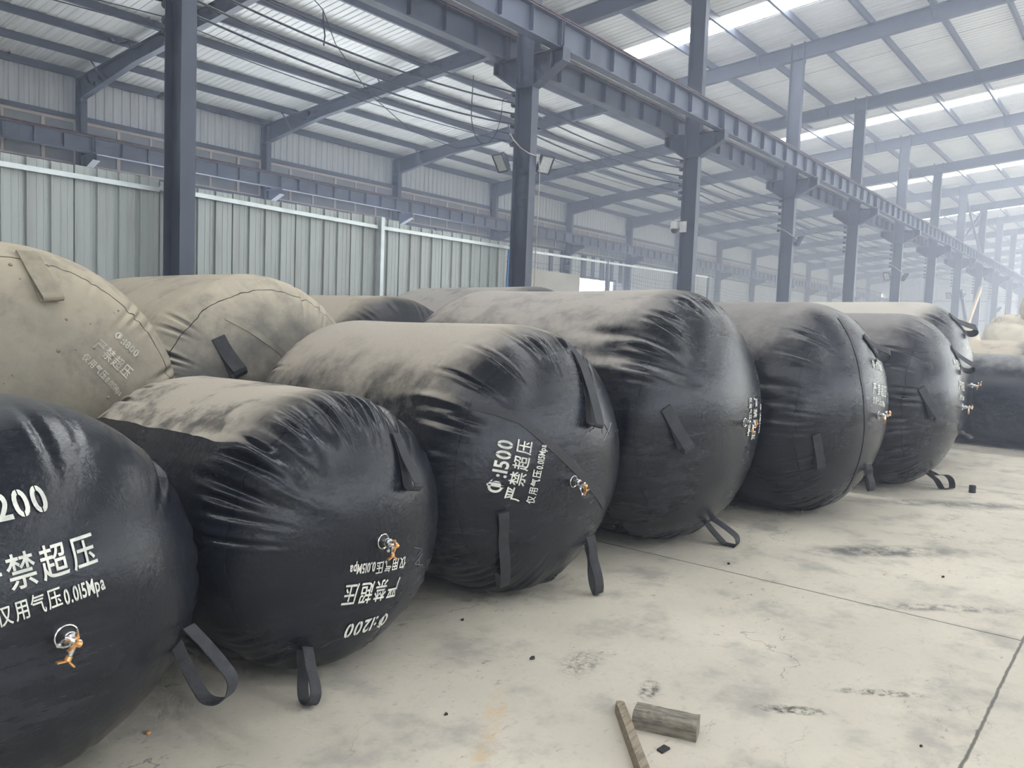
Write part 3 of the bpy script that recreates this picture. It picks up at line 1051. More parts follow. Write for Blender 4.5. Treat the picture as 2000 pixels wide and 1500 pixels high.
        D *= np.clip(r / s.R * 1.6, 0, 1)[:, None] ** 2
        s.D = D
        dq, dr = np.gradient(q), np.gradient(r)
        ln_ = np.hypot(dq, dr)
        nq, nr_ = -dr / ln_, dq / ln_
        Q = q[:, None] + nq[:, None] * D
        Rr = r[:, None] + nr_[:, None] * D
        U = Rr / s.R * s.hw * np.cos(ph)[None, :]
        V = Rr / s.R * s.hz * np.sin(ph)[None, :]
        P = s.O[None, None, :] + Q[..., None] * s.A + U[..., None] * s.B + V[..., None] * np.array([0, 0, 1.0])
        if lean is not None:
            P = lean(P, Q, U, V)
        P[..., 2] = np.maximum(P[..., 2], 0.002)
        for ax, lim, sg in squash:
            P[..., ax] = np.where(sg * (P[..., ax] - lim) > 0, lim, P[..., ax])
        nq_ = len(q)
        verts = (P - s.base).reshape(-1, 3)
        idx = np.arange(nq_ * nseg).reshape(nq_, nseg)
        a = idx[:-1]
        b = np.roll(idx, -1, 1)[:-1]
        c = np.roll(idx, -1, 1)[1:]
        d = idx[1:]
        F = np.stack([a, d, c, b], -1).reshape(-1, 4)
        faces = F.tolist() + [idx[0].tolist(), idx[-1][::-1].tolist()]
        me = bpy.data.meshes.new('bag_body')
        me.from_pydata(verts.tolist(), [], faces)
        uv = me.uv_layers.new(name='UVMap')
        UU = np.stack([np.repeat(S, nseg), np.tile(ph * s.R, nq_)], -1)
        li = np.zeros(len(me.loops), dtype=np.int32)
        me.loops.foreach_get('vertex_index', li)
        uvs = UU[li]
        full = 2 * PI * s.R                         # close the UV seam
        quad = uvs[:len(F) * 4].reshape(-1, 4, 2)
        wrap = (quad[..., 1].max(1) - quad[..., 1].min(1)) > full / 2
        quad[wrap, :, 1] = np.where(quad[wrap, :, 1] < full / 2, quad[wrap, :, 1] + full, quad[wrap, :, 1])
        uvs[:len(F) * 4] = quad.reshape(-1, 2)
        uv.data.foreach_set('uv', uvs.ravel())
        me.polygons.foreach_set('use_smooth', [True] * len(me.polygons))
        me.materials.append(mat)
        ob = bpy.data.objects.new('bag_body', me)
        COL.objects.link(ob)
        ob.parent = root
        return ob

    def text(s, txt, p0, p1, cap, root, mat, name='stencilled_line'):
        """One stencilled line on the end: baseline p0 -> p1 in end coordinates, cap = letter height."""
        vs, fs, wdt = line_mesh(txt)
        p0, p1 = np.array(p0), np.array(p1)
        ex = (p1 - p0) / wdt
        l = np.linalg.norm(p1 - p0)
        ey = np.array([-(p1 - p0)[1], (p1 - p0)[0]]) / l * cap
        out = []
        for x, y in vs:
            u, v = p0 + ex * x + ey * (y / 0.72)
            out.append(s.pt(u, v, 0.005))
        return MB().add(out, fs).build(name, mat, root, s.base, fix=False)

    def strap_flat(s, a, b, half, root, mat, lift=0.045):
        """A webbing loop lying on the end from a (stitched) to b (loop end)."""
        a, b = np.array(a, float), np.array(b, float)
        n = 12
        pts, wd = [], []
        d3 = unit(s.pt(*b) - s.pt(*a))
        for i in range(n + 1):
            t = i / n
            u, v = a + (b - a) * t
            pts.append(s.pt(u, v, 0.006))
            wd.append(np.cross(s.nrm(u, v), d3))
        for i in range(1, 6):
            an = PI * i / 6
            rr = lift / 2
            nn = s.nrm(*b)
            pts.append(s.pt(*b, 0.006) + nn * rr * (1 - math.cos(an)) + d3 * rr * math.sin(an) * 1.1)
            wd.append(np.cross(nn, d3))
        for i in range(n + 1):
            t = 1 - i / n
            u, v = a + (b - a) * t
            pts.append(s.pt(u, v, 0.012 + (lift - 0.006) * max(0.0, (t - 0.25) / 0.75) ** 1.6))
            wd.append(np.cross(s.nrm(u, v), d3))
        return MB().ribbon(pts, wd, half).build('lifting_strap', mat, root, s.base, smooth=False)

    def strap_free(s, a, tip, half, root, mat, tw=0.5, fat=0.24, gap=0.02, loose=0.0):
        """A webbing loop hanging from a down to the world point tip."""
        p0 = s.pt(*a, 0.012)
        n0 = s.nrm(*a)
        tip = np.array(tip, float)
        t = unit(tip - p0)
        l = np.linalg.norm(tip - p0)
        q0 = np.array([p0[0], p0[1], 0.0])
        q0 = unit(q0 - (q0 @ t) * t)
        wv = math.cos(tw) * q0 + math.sin(tw) * np.cross(t, q0)
        qq = np.cross(wv, t)
        key = [(-0.06, -gap * 0.6), (0.12, -gap), (0.35, -fat * l * 0.33), (0.62, -fat * l * 0.9), (0.84, -fat * l * 0.92), (0.965, -fat * l * 0.5), (1.0, 0.0),
               (0.965, fat * l * 0.5), (0.84, fat * l * 0.92), (0.62, fat * l * 0.9), (0.35, fat * l * 0.33), (0.12, gap), (-0.06, gap * 0.6)]
        if loose:
            key = [(x, math.copysign(max(abs(y), fat * l * loose * f), y)) for (x, y), f in zip(key, (0.55, 0.7, 0.85, 0.97, 0.93, 0.5, 0, 0.5, 0.93, 0.97, 0.85, 0.7, 0.55))]
        pts = []
        for i in range(len(key) - 1):
            k0, k1, k2, k3 = (np.array(key[min(max(i + j, 0), len(key) - 1)]) for j in (-1, 0, 1, 2))
            for j in range(5):
                x = j / 5
                c = 0.5 * (2 * k1 + (k2 - k0) * x + (2 * k0 - 5 * k1 + 4 * k2 - k3) * x * x + (3 * k1 - k0 - 3 * k2 + k3) * x ** 3)
                pts.append(p0 + t * l * c[0] + qq * c[1])
        pts = [np.array([p[0], p[1], max(p[2], 0.006)]) for p in pts]
        return MB().ribbon(pts, [wv] * len(pts), half).build('lifting_strap', mat, root, s.base)

    def valve(s, root, ang=0.0, at=(0, 0), k=1.0):
        p = s.pt(*at)
        n = s.nrm(*at)
        sd = unit(np.cross(n, (0, 0, 1)))
        up = np.cross(sd, n)
        e1 = math.cos(ang) * sd + math.sin(ang) * up
        e2 = -math.sin(ang) * sd + math.cos(ang) * up
        v = MB().lathe(p, n, [(-0.004, 0.034 * k), (0.010 * k, 0.034 * k), (0.012 * k, 0.031 * k), (0.007 * k, 0.027 * k), (0.006 * k, 0.017 * k), (0.026 * k, 0.0165 * k), (0.027 * k, 0.019 * k),
                              (0.033 * k, 0.019 * k), (0.034 * k, 0.0165 * k), (0.040 * k, 0.0165 * k), (0.041 * k, 0.019 * k), (0.047 * k, 0.019 * k), (0.048 * k, 0.011 * k), (0.085 * k, 0.010 * k), (0.086 * k, 0.006 * k)], 24)
        v.tube([p + n * 0.075 * k, p + n * 0.078 * k + e1 * 0.045 * k], 0.008 * k, 10)
        v.tube([p + n * 0.065 * k, p + n * 0.068 * k - e2 * 0.04 * k], 0.008 * k, 10)
        o = v.build('valve', CHROME, root, s.base, smooth=False)
        MB().lathe(p, n, [(0.006 * k, 0.028 * k), (0.0085 * k, 0.027 * k), (0.009 * k, 0.018 * k)], 24).build('rubber_disc', BLACKR, o, s.base)
        for c, dr, tn in ((p + n * 0.10 * k + e1 * 0.012 * k, e1, n), (p + n * 0.07 * k - e2 * 0.048 * k, -e2, n)):
            h = MB()
            cr = np.cross(dr, tn)
            h.lathe(c - dr * 0.008 * k, dr, [(0, 0.009 * k), (0.012 * k, 0.010 * k), (0.016 * k, 0.006 * k)], 10)
            for sg in (-1, 1):
                h.bar(c + cr * sg * 0.004 * k + dr * 0.006 * k, c + cr * sg * 0.026 * k + dr * 0.016 * k, 0.013 * k, 0.005 * k, dr)
            h.build('valve_handle', BRASS, o, s.base)
        nz = MB()
        c = p + n * 0.078 * k + e1 * 0.04 * k
        nz.tube([c, c + (n * 0.6 + e1 * 0.5 - e2 * 0.25) * 0.05 * k], 0.0045 * k, 8)
        nz.lathe(c + (n * 0.6 + e1 * 0.5 - e2 * 0.25) * 0.045 * k, n * 0.6 + e1 * 0.5 - e2 * 0.25, [(0, 0.0045 * k), (0.002, 0.0065 * k), (0.009 * k, 0.0065 * k), (0.010 * k, 0.003 * k)], 10)
        nz.build('nozzle', CHROME, o, s.base)
        return o

    def strip(s, pts, half, root, mat, name='seam_strip'):
        """A lapped strip glued over the end along a polyline in end coordinates."""
        P, W_ = [], []
        for (u0, v0), (u1, v1) in zip(pts, pts[1:]):
            for i in range(10):
                t = i / 10
                P.append((u0 + (u1 - u0) * t, v0 + (v1 - v0) * t))
        P.append(pts[-1])
        C = [s.pt(u, v, 0.001) for u, v in P]
        for i in range(len(P)):
            t = unit(C[min(i + 1, len(C) - 1)] - C[max(i - 1, 0)])
            W_.append(np.cross(s.nrm(*P[i]), t))
        return MB().ribbon(C, W_, half, 0.006).build(name, mat, root, s.base)


L1, L2, L3 = 'Φ:1200', '严禁超压', '仅用气压0.015Mpa'
FN = 'rubber_airbag'
GRP_F, GRP_B = 'black airbags in the front row', 'dusty airbags in the back row'

# A: nearest, cut by the left edge of the picture
b = Bag(0.916, 2.352, 92.7, 0.656, 1.9, 0.66, 0.966, 2.3, 0.4)
t = thing(FN, b.base, 'nearest black airbag, glossy on top, cut off by the left edge of the photo', 'airbag', GRP_F)
b.sr = 0.88
b.mesh(rubber('rubber A', 0.5, 0.35, 1.15, (0.27, 0.275, 0.27), 0.24, 0.55, b.arc(), seed=3), t, 3, 0.016, 1.1)
b.text(L1, (-0.25, 0.322), (-0.006, 0.350), 0.068, t, PAINT)
b.text(L2, (-0.21, 0.142), (0.108, 0.180), 0.072, t, PAINT)
b.text(L3, (-0.165, 0.063), (0.117, 0.106), 0.044, t, PAINT)
b.valve(t, 0.5)
b.strap_free((0.43, -0.16), (1.42, 2.35, 0.275), 0.033, t, WEB, 0.42, 0.26, 0.035, 0.95)

# B: the small one with the writing upside down
b = Bag(2.237, 2.524, 91.2, 0.629, 2.17, 0.392, 0.981, 2.17, 0.70, 1.6)
t = thing(FN, b.base, 'low black airbag with upside-down white lettering and a dusty flattened rear', 'airbag', GRP_F)
b.sr = 0.925
b.mesh(rubber('rubber B', 1.0, 0.28, 0.75, (0.45, 0.405, 0.335), 0.24, 0.4, b.arc(), seed=7, lap=(0.25, 1.50), patch=0.75), t, 8, 0.017, 1.1,
       extra=((128, 0.66, 0.05, 0.18, -0.03), (112, 0.62, 0.04, 0.13, -0.02), (145, 0.70, 0.06, 0.22, 0.022), (140, 1.2, 0.10, 0.9, 0.015)), squash=((0, 2.84, 1), (1, 4.57, 1)))
b.text('Φ:1200', (0.134, -0.350), (-0.115, -0.338), 0.066, t, PAINT)
b.text(L2, (0.152, -0.180), (-0.166, -0.140), 0.074, t, PAINT)
b.text(L3, (0.176, -0.092), (-0.150, -0.066), 0.042, t, PAINT)
b.valve(t, 0.1, (0.018, 0.006))
b.strap_flat((0.205, 0.44), (0.190, 0.225), 0.033, t, WEB, 0.06)
b.strap_free((-0.27, -0.42), (1.905, 2.53, 0.02), 0.030, t, WEB, 0.70, 0.17, 0.02, 0.7)

CHALKD = pbr('faint chalk', (0.14, 0.145, 0.16), 0.9, 0, (0.06, 0.063, 0.07), 60)
for ln in ([(0.234, -0.068), (0.304, -0.093), (0.272, -0.116)], [(0.309, -0.119), (0.255, -0.153), (0.328, -0.177)], [(0.286, -0.137), (0.294, -0.179)]):
    b.strip(ln, 0.002, t, CHALKD, 'chalk_mark')

# C: phi 1500
b = Bag(3.601, 2.452, 86.3, 0.800, 2.557, 0.542, 0.985, 2.3, 0.62, 2.0)
t = thing(FN, b.base, 'black airbag stencilled 1500, tan dust on top and three strap loops', 'airbag', GRP_F)
b.sr = 0.87
b.mesh(rubber('rubber C', 1.0, 0.30, 0.78, (0.46, 0.415, 0.35), 0.24, 0.5, b.arc(), seed=12, namp=0.7, patch=0.15), t, 21, 0.015, 1.0,
       extra=((150, 0.93, 0.025, 0.16, 0.02), (104, 0.9, 0.03, 0.16, -0.025), (96, 0.95, 0.03, 0.14, -0.02)), squash=((0, 2.85, -1), (0, 4.49, 1)))
b.text('Φ:1500', (-0.505, -0.085), (-0.446, 0.182), 0.076, t, PAINT)
b.text(L2, (-0.400, -0.135), (-0.326, 0.180), 0.072, t, PAINT)
b.text(L3, (-0.309, -0.155), (-0.246, 0.155), 0.044, t, PAINT)
b.valve(t, -0.6, (-0.03, -0.06))
b.strip([(-0.60, 0.365), (-0.50, 0.338), (-0.39, 0.295), (-0.205, 0.150), (-0.06, 0.045), (0.13, -0.095), (0.36, -0.258)], 0.026, t, rubber('strip C', 0.0, 0.5, 1, smear=0.7, rough=0.45, base=(0.024, 0.025, 0.030), seed=2))
b.strap_flat((0.212, 0.68), (0.128, 0.255), 0.045, t, WEB, 0.06)
b.strap_free((-0.485, -0.20), b.pt(-0.335, -0.60, 0.05), 0.030, t, WEB, 1.1, 0.08)
b.strap_free((0.27, -0.45), (3.905, 2.47, 0.012), 0.030, t, WEB, 0.95, 0.10)

CHALK = pbr('chalk', (0.30, 0.31, 0.33), 0.9, 0, (0.12, 0.125, 0.14), 60)
for ln in ([(0.283, 0.271), (0.198, 0.23), (0.124, 0.204)], [(0.263, 0.24), (0.266, 0.184)], [(0.296, 0.237), (0.366, 0.169)], [(0.408, 0.23), (0.274, 0.145)]):
    b.strip(ln, 0.0022, t, CHALK, 'chalk_mark')

# D
b = Bag(5.45, 2.29, 90.7, 0.974, 3.04, 0.63, 0.969, 2.2, 0.7, 2.0)
t = thing(FN, b.base, 'big bulging black airbag with lettering running down behind its valve', 'airbag', GRP_F)
b.sr = 0.92
b.mesh(rubber('rubber D', 0.95, 0.36, 0.85, (0.44, 0.405, 0.365), 0.24, 0.6, b.arc(), seed=17, namp=0.8, patch=0.3), t, 33, 0.017, 0.9, squash=((0, 6.31, 1), (0, 4.50, -1)),
       extra=((150, 1.05, 0.06, 0.3, -0.03), (140, 1.15, 0.05, 0.3, -0.02), (157, 1.2, 0.05, 0.35, 0.02)))
b.text(L3, (0.100, 0.175), (0.100, -0.107), 0.044, t, PAINT)
b.text(L2, (0.203, 0.168), (0.190, -0.148), 0.078, t, PAINT)
b.text('Φ:1800', (0.405, 0.105), (0.43, -0.12), 0.075, t, PAINT)
b.valve(t, 0.2, (0.02, 0.0))
b.strap_flat((-0.785, 0.13), (-0.675, -0.11), 0.04, t, WEB, 0.09)
b.strap_free((0.09, -0.78), (5.56, 2.33, 0.015), 0.034, t, WEB, 0.42, 0.26, 0.035, 0.95)

# E
b = Bag(7.262, 1.838, 87.1, 0.974, 2.7, 0.712, 0.972, 2.14, 0.7, 2.0)
t = thing(FN, b.base, 'black airbag stencilled 1700 with deep puckers down its left shoulder', 'airbag', GRP_F)
b.sr = 0.89
b.mesh(rubber('rubber E', 0.75, 0.38, 0.95, (0.36, 0.335, 0.315), 0.24, 0.55, b.arc(), seed=23, namp=0.6, patch=0.2), t, 45, 0.019, 0.9, squash=((0, 6.315, -1), (0, 8.47, 1)),
       extra=((165, 1.2, 0.03, 0.2, -0.02), (174, 1.2, 0.03, 0.2, -0.02), (183, 1.2, 0.03, 0.18, -0.018)))
b.text('Φ:1700', (-0.075, 0.395), (0.163, 0.352), 0.066, t, PAINT)
b.text(L2, (-0.152, 0.170), (0.200, 0.124), 0.078, t, PAINT)
b.text(L3, (-0.167, 0.093), (0.145, 0.050), 0.046, t, PAINT)
b.valve(t, 0.9, (-0.03, -0.01))
b.strip([(-0.19, 0.80), (-0.235, 0.72), (-0.287, 0.55), (-0.318, 0.3), (-0.29, 0.04), (-0.234, -0.22), (-0.17, -0.5), (-0.08, -0.72)], 0.018, t, rubber('strip E', 0.0, 0.5, 1, smear=0.5, rough=0.4, seed=4))
b.strap_flat((-0.765, -0.15), (-0.665, -0.40), 0.036, t, WEB, 0.06)
b.strap_flat((0.02, 0.66), (0.15, 0.49), 0.045, t, WEB, 0.10)
b.strap_free((0.0, -0.46), (7.27, 1.86, 0.27), 0.03, t, WEB, 0.9, 0.12)

# F
b = Bag(9.465, 1.597, 89.0, 0.969, 2.6, 0.68, 0.970, 2.12, 0.7, 2.0)
t = thing(FN, b.base, 'black airbag at the right end of the front row, strap on its left cheek', 'airbag', GRP_F)
b.sr = 0.89
b.mesh(rubber('rubber F', 0.7, 0.38, 0.95, (0.35, 0.33, 0.315), 0.24, 0.5, b.arc(), seed=29, namp=0.6, patch=0.2), t, 57, 0.017, 0.9, squash=((0, 8.49, -1), (0, 10.48, 1)))
b.text('Φ:1700', (-0.132, 0.415), (0.105, 0.408), 0.055, t, PAINT)
b.text(L2, (-0.097, 0.155), (0.205, 0.123), 0.075, t, PAINT)
b.text(L3, (-0.095, 0.048), (0.165, 0.037), 0.046, t, PAINT)
b.valve(t, 0.4, (0.06, -0.03))
b.strap_flat((-0.745, 0.18), (-0.625, -0.08), 0.045, t, WEB, 0.08)
b.strap_flat((0.03, 0.60), (0.20, 0.38), 0.05, t, WEB, 0.12)
b.strap_free((-0.09, -0.74), (9.70, 1.66, 0.012), 0.036, t, WEB, -0.7, 0.22)

# G: peeping out behind F
b = Bag(11.603, 1.853, 90.9, 1.085, 2.8, 0.665, 0.971, 2.15)
t = thing(FN, b.base, 'taller black airbag with a pale top peeping out behind the right end of the row', 'airbag', GRP_F)
b.sr = 0.89
b.mesh(rubber('rubber G', 0.95, 0.30, 0.8, (0.55, 0.52, 0.46), 0.24, 0.5, b.arc(), seed=31, namp=0.6, patch=0.1), t, 69, 0.018, 0.9, 260, squash=((0, 10.50, -1),))
b.valve(t, 1.2, (0, 0))
b.strap_flat((-0.15, 0.88), (0.14, 0.68), 0.06, t, WEB, 0.14)
b.strap_free((-0.02, -0.60), (11.55, 1.80, 0.38), 0.04, t, WEB, 0.3, 0.12)

# the back row
TAN = (0.46, 0.41, 0.32)
b = Bag(1.521, 4.60, 84.5, 1.007, 2.6, 0.49, 0.960, 2.3)
t = thing(FN, b.base, 'tan dust-covered airbag stencilled 1800 behind the nearest black one', 'airbag', GRP_B)
b.sr = 0.9
b.mesh(rubber('rubber I', 1.0, -0.75, 1.15, (0.45, 0.395, 0.30), 0.5, 0.5, b.arc(), fade=None, base=(0.085, 0.08, 0.068), seed=41), t, 81, 0.010, 0.8, squash=((0, 2.57, 1),))  # dust thinned downward to paint the shade of the lower side
b.text('Φ:1800', (0.546, 0.456), (0.672, 0.335), 0.044, t, PAINTD)
b.text(L2, (0.414, 0.392), (0.605, 0.205), 0.058, t, PAINTD)
b.text(L3, (0.352, 0.333), (0.560, 0.115), 0.036, t, PAINTD)
b.strap_flat((0.15, 0.90), (0.215, 0.65), 0.055, t, WEBTAN, 0.05)
for j in range(26):
    u_, v_ = rnd.uniform(-0.2, 0.75), rnd.uniform(0.0, 0.85)
    if math.hypot(u_, v_) < 0.92:
        c = b.pt(u_, v_, 0.002)
        r_ = rnd.uniform(0.004, 0.011)
        MB().lathe(c - b.nrm(u_, v_) * 0.003, b.nrm(u_, v_), [(0, r_ * 1.2), (r_ * 0.6, r_), (r_ * 1.1, r_ * 0.3)], 7).build('dirt_lump', WEBTAN, t, b.base, smooth=True)
b = Bag(3.576, 5.149, 91.4, 0.982, 2.6, 0.491, 0.969, 2.31)
t = thing(FN, b.base, 'tan-topped airbag with a grey puckered end, in front of the dark column', 'airbag', GRP_B)
b.sr = 0.87
b.mesh(rubber('rubber J', 1.0, -0.25, 0.95, TAN, 0.45, 0.9, b.arc(), base=(0.05, 0.05, 0.052), seed=47, fade=None), t, 93, 0.019, 1.0, squash=((0, 4.58, 1), (0, 2.58, -1)))
b.strap_flat((-0.505, 0.46), (-0.415, 0.23), 0.05, t, WEB, 0.10)
b.strip([(-0.42, 0.61), (-0.256, 0.518), (-0.062, 0.389), (0.15, 0.22), (0.35, 0.05)], 0.024, t, rubber('strip J', 1.0, -0.3, 1.0, TAN, seed=5, base=(0.05, 0.05, 0.052)))
b.valve(t, 0.3)
b = Bag(5.565, 5.699, 89.9, 0.955, 2.6, 0.538, 0.968, 2.31)
t = thing(FN, b.base, 'dusty airbag of which only the top shows above the 1500 bag', 'airbag', GRP_B)
b.sr = 0.9
b.mesh(rubber('rubber K', 1.0, -0.05, 0.6, (0.45, 0.40, 0.32), 0.45, 0.8, b.arc(), seed=53), t, 105, 0.018, 0.9, 240, squash=((0, 6.52, 1), (0, 4.6, -1)))
b = Bag(7.553, 5.498, 87.1, 1.05, 2.6, 0.36, 0.985, 2.31)
t = thing(FN, b.base, 'grey dusty airbag rising behind the big bulging one', 'airbag', GRP_B)
b.sr = 0.9
b.mesh(rubber('rubber L', 1.0, 0.0, 0.7, (0.38, 0.36, 0.33), 0.45, 0.8, b.arc(), seed=59), t, 117, 0.012, 0.8, 240, squash=((0, 6.54, -1), (1, 8.15, 1)))

# at the right edge
b = Bag(14.55, 0.1, 86.0, 0.735, 4.2, 0.5, 0.985, 2.3)
t = thing(FN, b.base, 'glossy black airbag lying sideways at the right edge of the photo', 'airbag')
b.sr = 0.9
b.mesh(rubber('rubber H', 0.55, 0.55, 1.1, (0.5, 0.5, 0.48), 0.30, 0.3, b.arc(), seed=61), t, 129, 0.014, 0.8, 240)  # pale top puts the white highlight into the dust colour
b.valve(t, 0.3)
for X, Y, az, R, L, lab, sd_ in ((16.9, 2.45, 92, 0.77, 2.8, 'pale airbag just behind the glossy one at the right edge', 67), (19.2, 1.75, 88, 0.875, 3.2, 'tan airbag with a puckered shoulder, further back at the right edge', 71)):
    b = Bag(X, Y, az, R, L, 0.5, 0.97, 2.3)
    t = thing(FN, b.base, lab, 'airbag', 'tan airbags at the right edge')
    b.mesh(rubber('rubber tan %d' % sd_, 1.0, -0.4, 0.3, (0.52, 0.46, 0.36), 0.45, 0.8, b.arc(), seed=sd_), t, sd_, 0.016, 0.9, 200)


# ------------------------------------------------------------------ bulk sacks in the right background
def sack(x, y, z, sx, sy, sz, rot, seed, label):
    rg = np.random.default_rng(seed)
    n, m = 36, 22
    vs, fs = [], []
    kk = [(rg.uniform(2, 11), rg.uniform(0, 6), rg.uniform(-8, 8), rg.uniform(0.010, 0.034)) for _ in range(9)]
    for i in range(m + 1):
        th = PI * i / m
        for j in range(n):
            ph = 2 * PI * j / n
            c, s_ = math.cos(ph), math.sin(ph)
            f = (abs(c) ** 3.2 + abs(s_) ** 3.2) ** (-1 / 3.2)
            rr = math.sin(th) ** 0.5 if 0 < i < m else 0.0
            zz = math.copysign(abs(math.cos(th)) ** 0.62, math.cos(th))
            b_ = 1 + sum(a * math.sin(fq * ph + p0 + q * th) for fq, p0, q, a in ((round(k0), k1, k2, k3) for k0, k1, k2, k3 in kk))
            vs.append((sx / 2 * f * c * rr * b_, sy / 2 * f * s_ * rr * b_, sz / 2 * (1 + zz * (1 + 0.05 * math.sin(5 * ph + seed) * (zz > 0)))))
    for i in range(m):
        for j in range(n):
            fs.append((i * n + j, (i + 1) * n + j, (i + 1) * n + (j + 1) % n, i * n + (j + 1) % n))
    t = thing('bulk_sack', (x, y, z), label, 'sack', 'pale bulk sacks heaped at the right')
    t.rotation_euler = (0, 0, rot)
    MB().add(vs, fs).build('sack_body', SACK, t, smooth=True)
    for a in (0.7, 2.3) if seed in (4, 6, 8, 9) else ():    # the buried ones show no loops
        cx, cy_ = sx * 0.30 * math.cos(a), sy * 0.30 * math.sin(a)
        MB().tube([(cx - 0.06, cy_, sz * 0.93), (cx - 0.05, cy_, sz + 0.10), (cx, cy_, sz + 0.16), (cx + 0.05, cy_, sz + 0.10), (cx + 0.06, cy_, sz * 0.93)], 0.018, 6).build('sack_loop', SACK, t)
    return t


sack(24.6, 3.3, 0, 1.35, 1.3, 1.15, 0.3, 1, 'pale bulk sack on the floor, leftmost of the heap')
sack(25.3, 1.6, 0, 1.4, 1.35, 1.15, 0.1, 2, 'pale bulk sack on the floor at the right edge')
sack(26.8, 3.1, 0, 1.4, 1.35, 1.2, 0.5, 3, 'bulk sack on the floor behind the leftmost one')
sack(24.7, 3.15, 1.19, 1.3, 1.25, 1.02, 0.15, 4, 'bulk sack lying on top of the leftmost one')
sack(25.3, 1.75, 1.19, 1.35, 1.3, 1.1, -0.2, 5, 'bulk sack stacked second high at the right edge')
sack(25.15, 2.35, 2.27, 1.2, 1.3, 0.72, 0.1, 6, 'topmost bulk sack of the heap')
sack(26.8, 3.3, 1.24, 1.3, 1.25, 1.25, 0.2, 9, 'bulk sack stacked second high in the back of the heap')
sack(29.5, 5.3, 0, 1.4, 1.3, 1.25, 0.2, 7, 'lower bulk sack further back between two columns')
sack(29.6, 5.25, 1.29, 1.2, 1.2, 0.85, 0.6, 8, 'upper bulk sack further back between two columns')

# ------------------------------------------------------------------ scraps on the floor
mb = MB()
L_, W_, H_ = 0.25, 0.09, 0.07
n = 14
pts = []
rg = np.random.default_rng(5)
for i in range(n + 1):
    x = L_ * i / n
    ch = rg.uniform(0, 0.006)
    pts += [(x, 0, 0), (x, W_, 0), (x, W_, H_ - rg.uniform(0, 0.003)), (x, W_ * 0.5, H_), (x, 0.004 + ch, H_ - 0.002 - ch), (x, -0.001, H_ - 0.012 - ch * 2)]
fs = [(i * 6 + j, i * 6 + (j + 1) % 6, i * 6 + 6 + (j + 1) % 6, i * 6 + 6 + j) for i in range(n) for j in range(6)]
fs += [(5, 4, 3, 2, 1, 0), tuple(n * 6 + j for j in range(6))]
o = mb.add(pts, fs).build('timber_block', WOOD2)
o.location = (2.672, 1.505, 0.001)
o.rotation_euler = (0, 0, math.atan2(1.271 - 1.498, 2.738 - 2.666))
tag(o, 'short squared timber block with a dark side on the floor', 'wood block')
mb = MB()
d = unit((2.445 - 2.808, 1.335 - 1.657, 0))
sd = np.array([-d[1], d[0], 0])
st = np.array([2.80, 1.65, 0.0])
pts = []
for tt, w_, h_ in ((0.0, 0.010, 0.012), (0.02, 0.026, 0.03), (0.055, 0.042, 0.042), (0.2, 0.044, 0.043), (0.4, 0.043, 0.042), (0.62, 0.045, 0.043)):
    c = st + d * tt
    pts += [c - sd * w_ / 2, c + sd * w_ / 2, c + sd * w_ * 0.42 + (0, 0, h_), c - sd * w_ * 0.36 + (0, 0, h_ * 0.97)]
fs = [(i * 4 + j, i * 4 + (j + 1) % 4, i * 4 + 4 + (j + 1) % 4, i * 4 + 4 + j) for i in range(5) for j in range(4)] + [(3, 2, 1, 0), (20, 21, 22, 23)]
o = mb.add(pts, fs).build('wooden_stake', WOOD, None, st)
tag(o, 'weathered pointed wooden stake on the floor beside the timber block', 'stake')
o = MB().add([(-0.028, -0.012, 0), (0.02, -0.018, 0), (0.028, 0.012, 0), (-0.02, 0.016, 0), (-0.028, -0.012, 0.006), (0.02, -0.018, 0.008), (0.028, 0.012, 0.006), (-0.02, 0.016, 0.006)],
             [(0, 1, 2, 3), (4, 5, 6, 7), (0, 1, 5, 4), (1, 2, 6, 5), (2, 3, 7, 6), (3, 0, 4, 7)]).build('rubber_offcut', DARK)
o.location = (2.613, 1.334, 0.001)
tag(o, 'small flat black offcut in front of the timber block', 'offcut')
o = MB().lathe((0, 0, 0), (0, 0, 1), [(0, 0.034), (0.075, 0.034), (0.08, 0.028)], 12).build('black_plug', DARK)
o.location = (9.6, 1.45, 0.001)
tag(o, 'black plug standing on the floor right of the front row', 'plug')


def floor_pt(px, py):
    dd = Fv + Rv * (px - 1000) / FPX - Uv * (py - 750) / FPX
    return (dd[0] * -CAMH / dd[2], dd[1] * -CAMH / dd[2], 0.001)


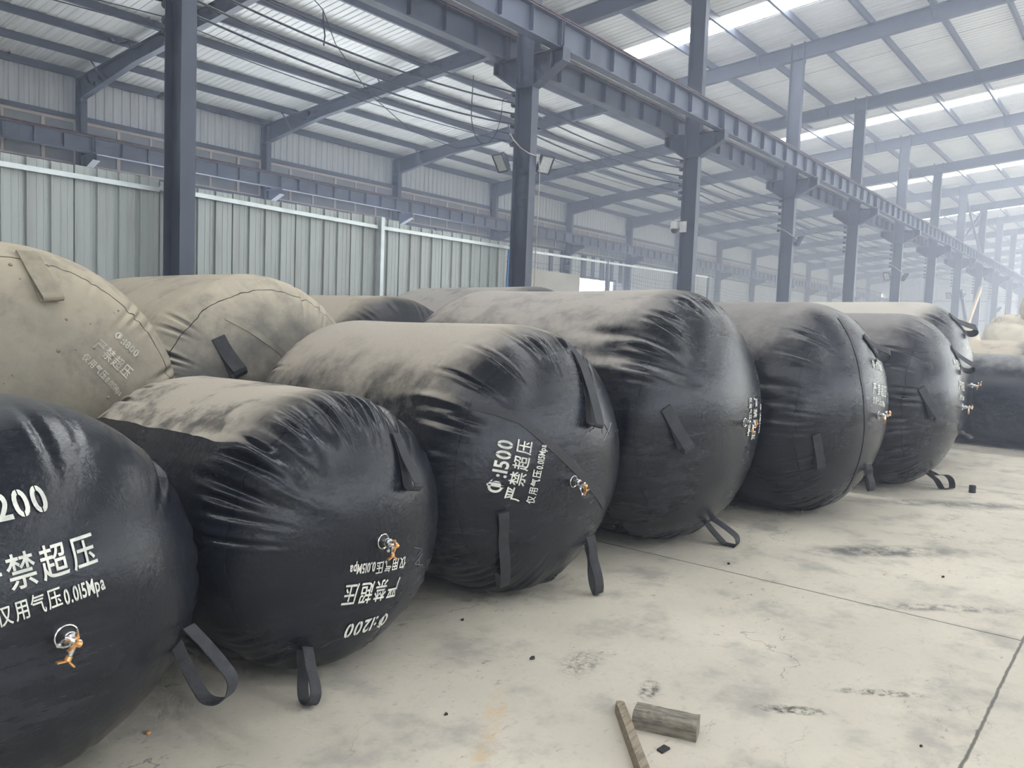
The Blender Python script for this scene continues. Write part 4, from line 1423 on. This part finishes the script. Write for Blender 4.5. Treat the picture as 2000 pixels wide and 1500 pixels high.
for px, py, sz, mt, lab in ((1040, 1287, 0.016, DARK, 'black rubber crumb on the floor right of the writing upside down'), (289, 1433, 0.012, CHIP, 'orange chip on the floor before the nearest airbag'),
                            (871, 1396, 0.010, DARK, 'dark crumb on the floor in front of the low airbag'), (1799, 1458, 0.008, DARK, 'dark pebble on the floor near the bottom right'),
                            (1842, 1128, 0.014, DARK, 'dark crumb on the floor far right, above the long joint'), (1423, 1102, 0.014, DARK, 'dark splinter on the floor below the bulging airbag strap'),
                            (903, 1212, 0.012, DARK, 'dark crumb on the floor below the 1500 bag')):
    rg = np.random.default_rng(px)
    vs = [(sz * rg.uniform(0.6, 1.3) * math.cos(a) * k, sz * rg.uniform(0.5, 1.0) * math.sin(a) * k, h) for h, k in ((0, 1), (sz * 0.7, 0.7)) for a in [PI / 3 * q for q in range(6)]]
    fs = [(i, (i + 1) % 6, 6 + (i + 1) % 6, 6 + i) for i in range(6)] + [(5, 4, 3, 2, 1, 0), (6, 7, 8, 9, 10, 11)]
    o = MB().add(vs, fs).build('floor_chip', mt)
    o.location = floor_pt(px, py)
    tag(o, lab, 'chip', 'crumbs on the floor')

# ------------------------------------------------------------------ dusty air
for den, xa, xb, ya, yb, lab in ((HAZE[0], XA + 0.05, 6.5, YR, YW, 'thin bluish dust haze in the near part of the hall'),
                                 (HAZE[1], 6.52, 24.0, YR, 11.0, 'bluish dust haze along the column row'),
                                 (HAZE[0], 6.52, 24.0, 10.92, YW, 'thin dust haze in the near part of the left aisle'),
                                 (HAZE[2], 24.02, XB - 0.05, YR, YW, 'dense bluish dust haze filling the far part of the hall')):
    m = bpy.data.materials.new('dusty air')
    m.use_nodes = True
    nt = m.node_tree
    nt.nodes.remove(nt.nodes['Principled BSDF'])
    vs_ = N(nt, 'ShaderNodeVolumeScatter')
    vs_.inputs['Color'].default_value = (0.69, 0.77, 1.0, 1)
    vs_.inputs['Density'].default_value = den
    vs_.inputs['Anisotropy'].default_value = 0.45
    nt.links.new(vs_.outputs[0], nt.nodes['Material Output'].inputs['Volume'])
    o = MB().box(xa, xb, ya + 0.05, yb - 0.1, -0.3, 11.3).build('dust_haze', m)
    tag(o, lab, 'haze', None, 'stuff')
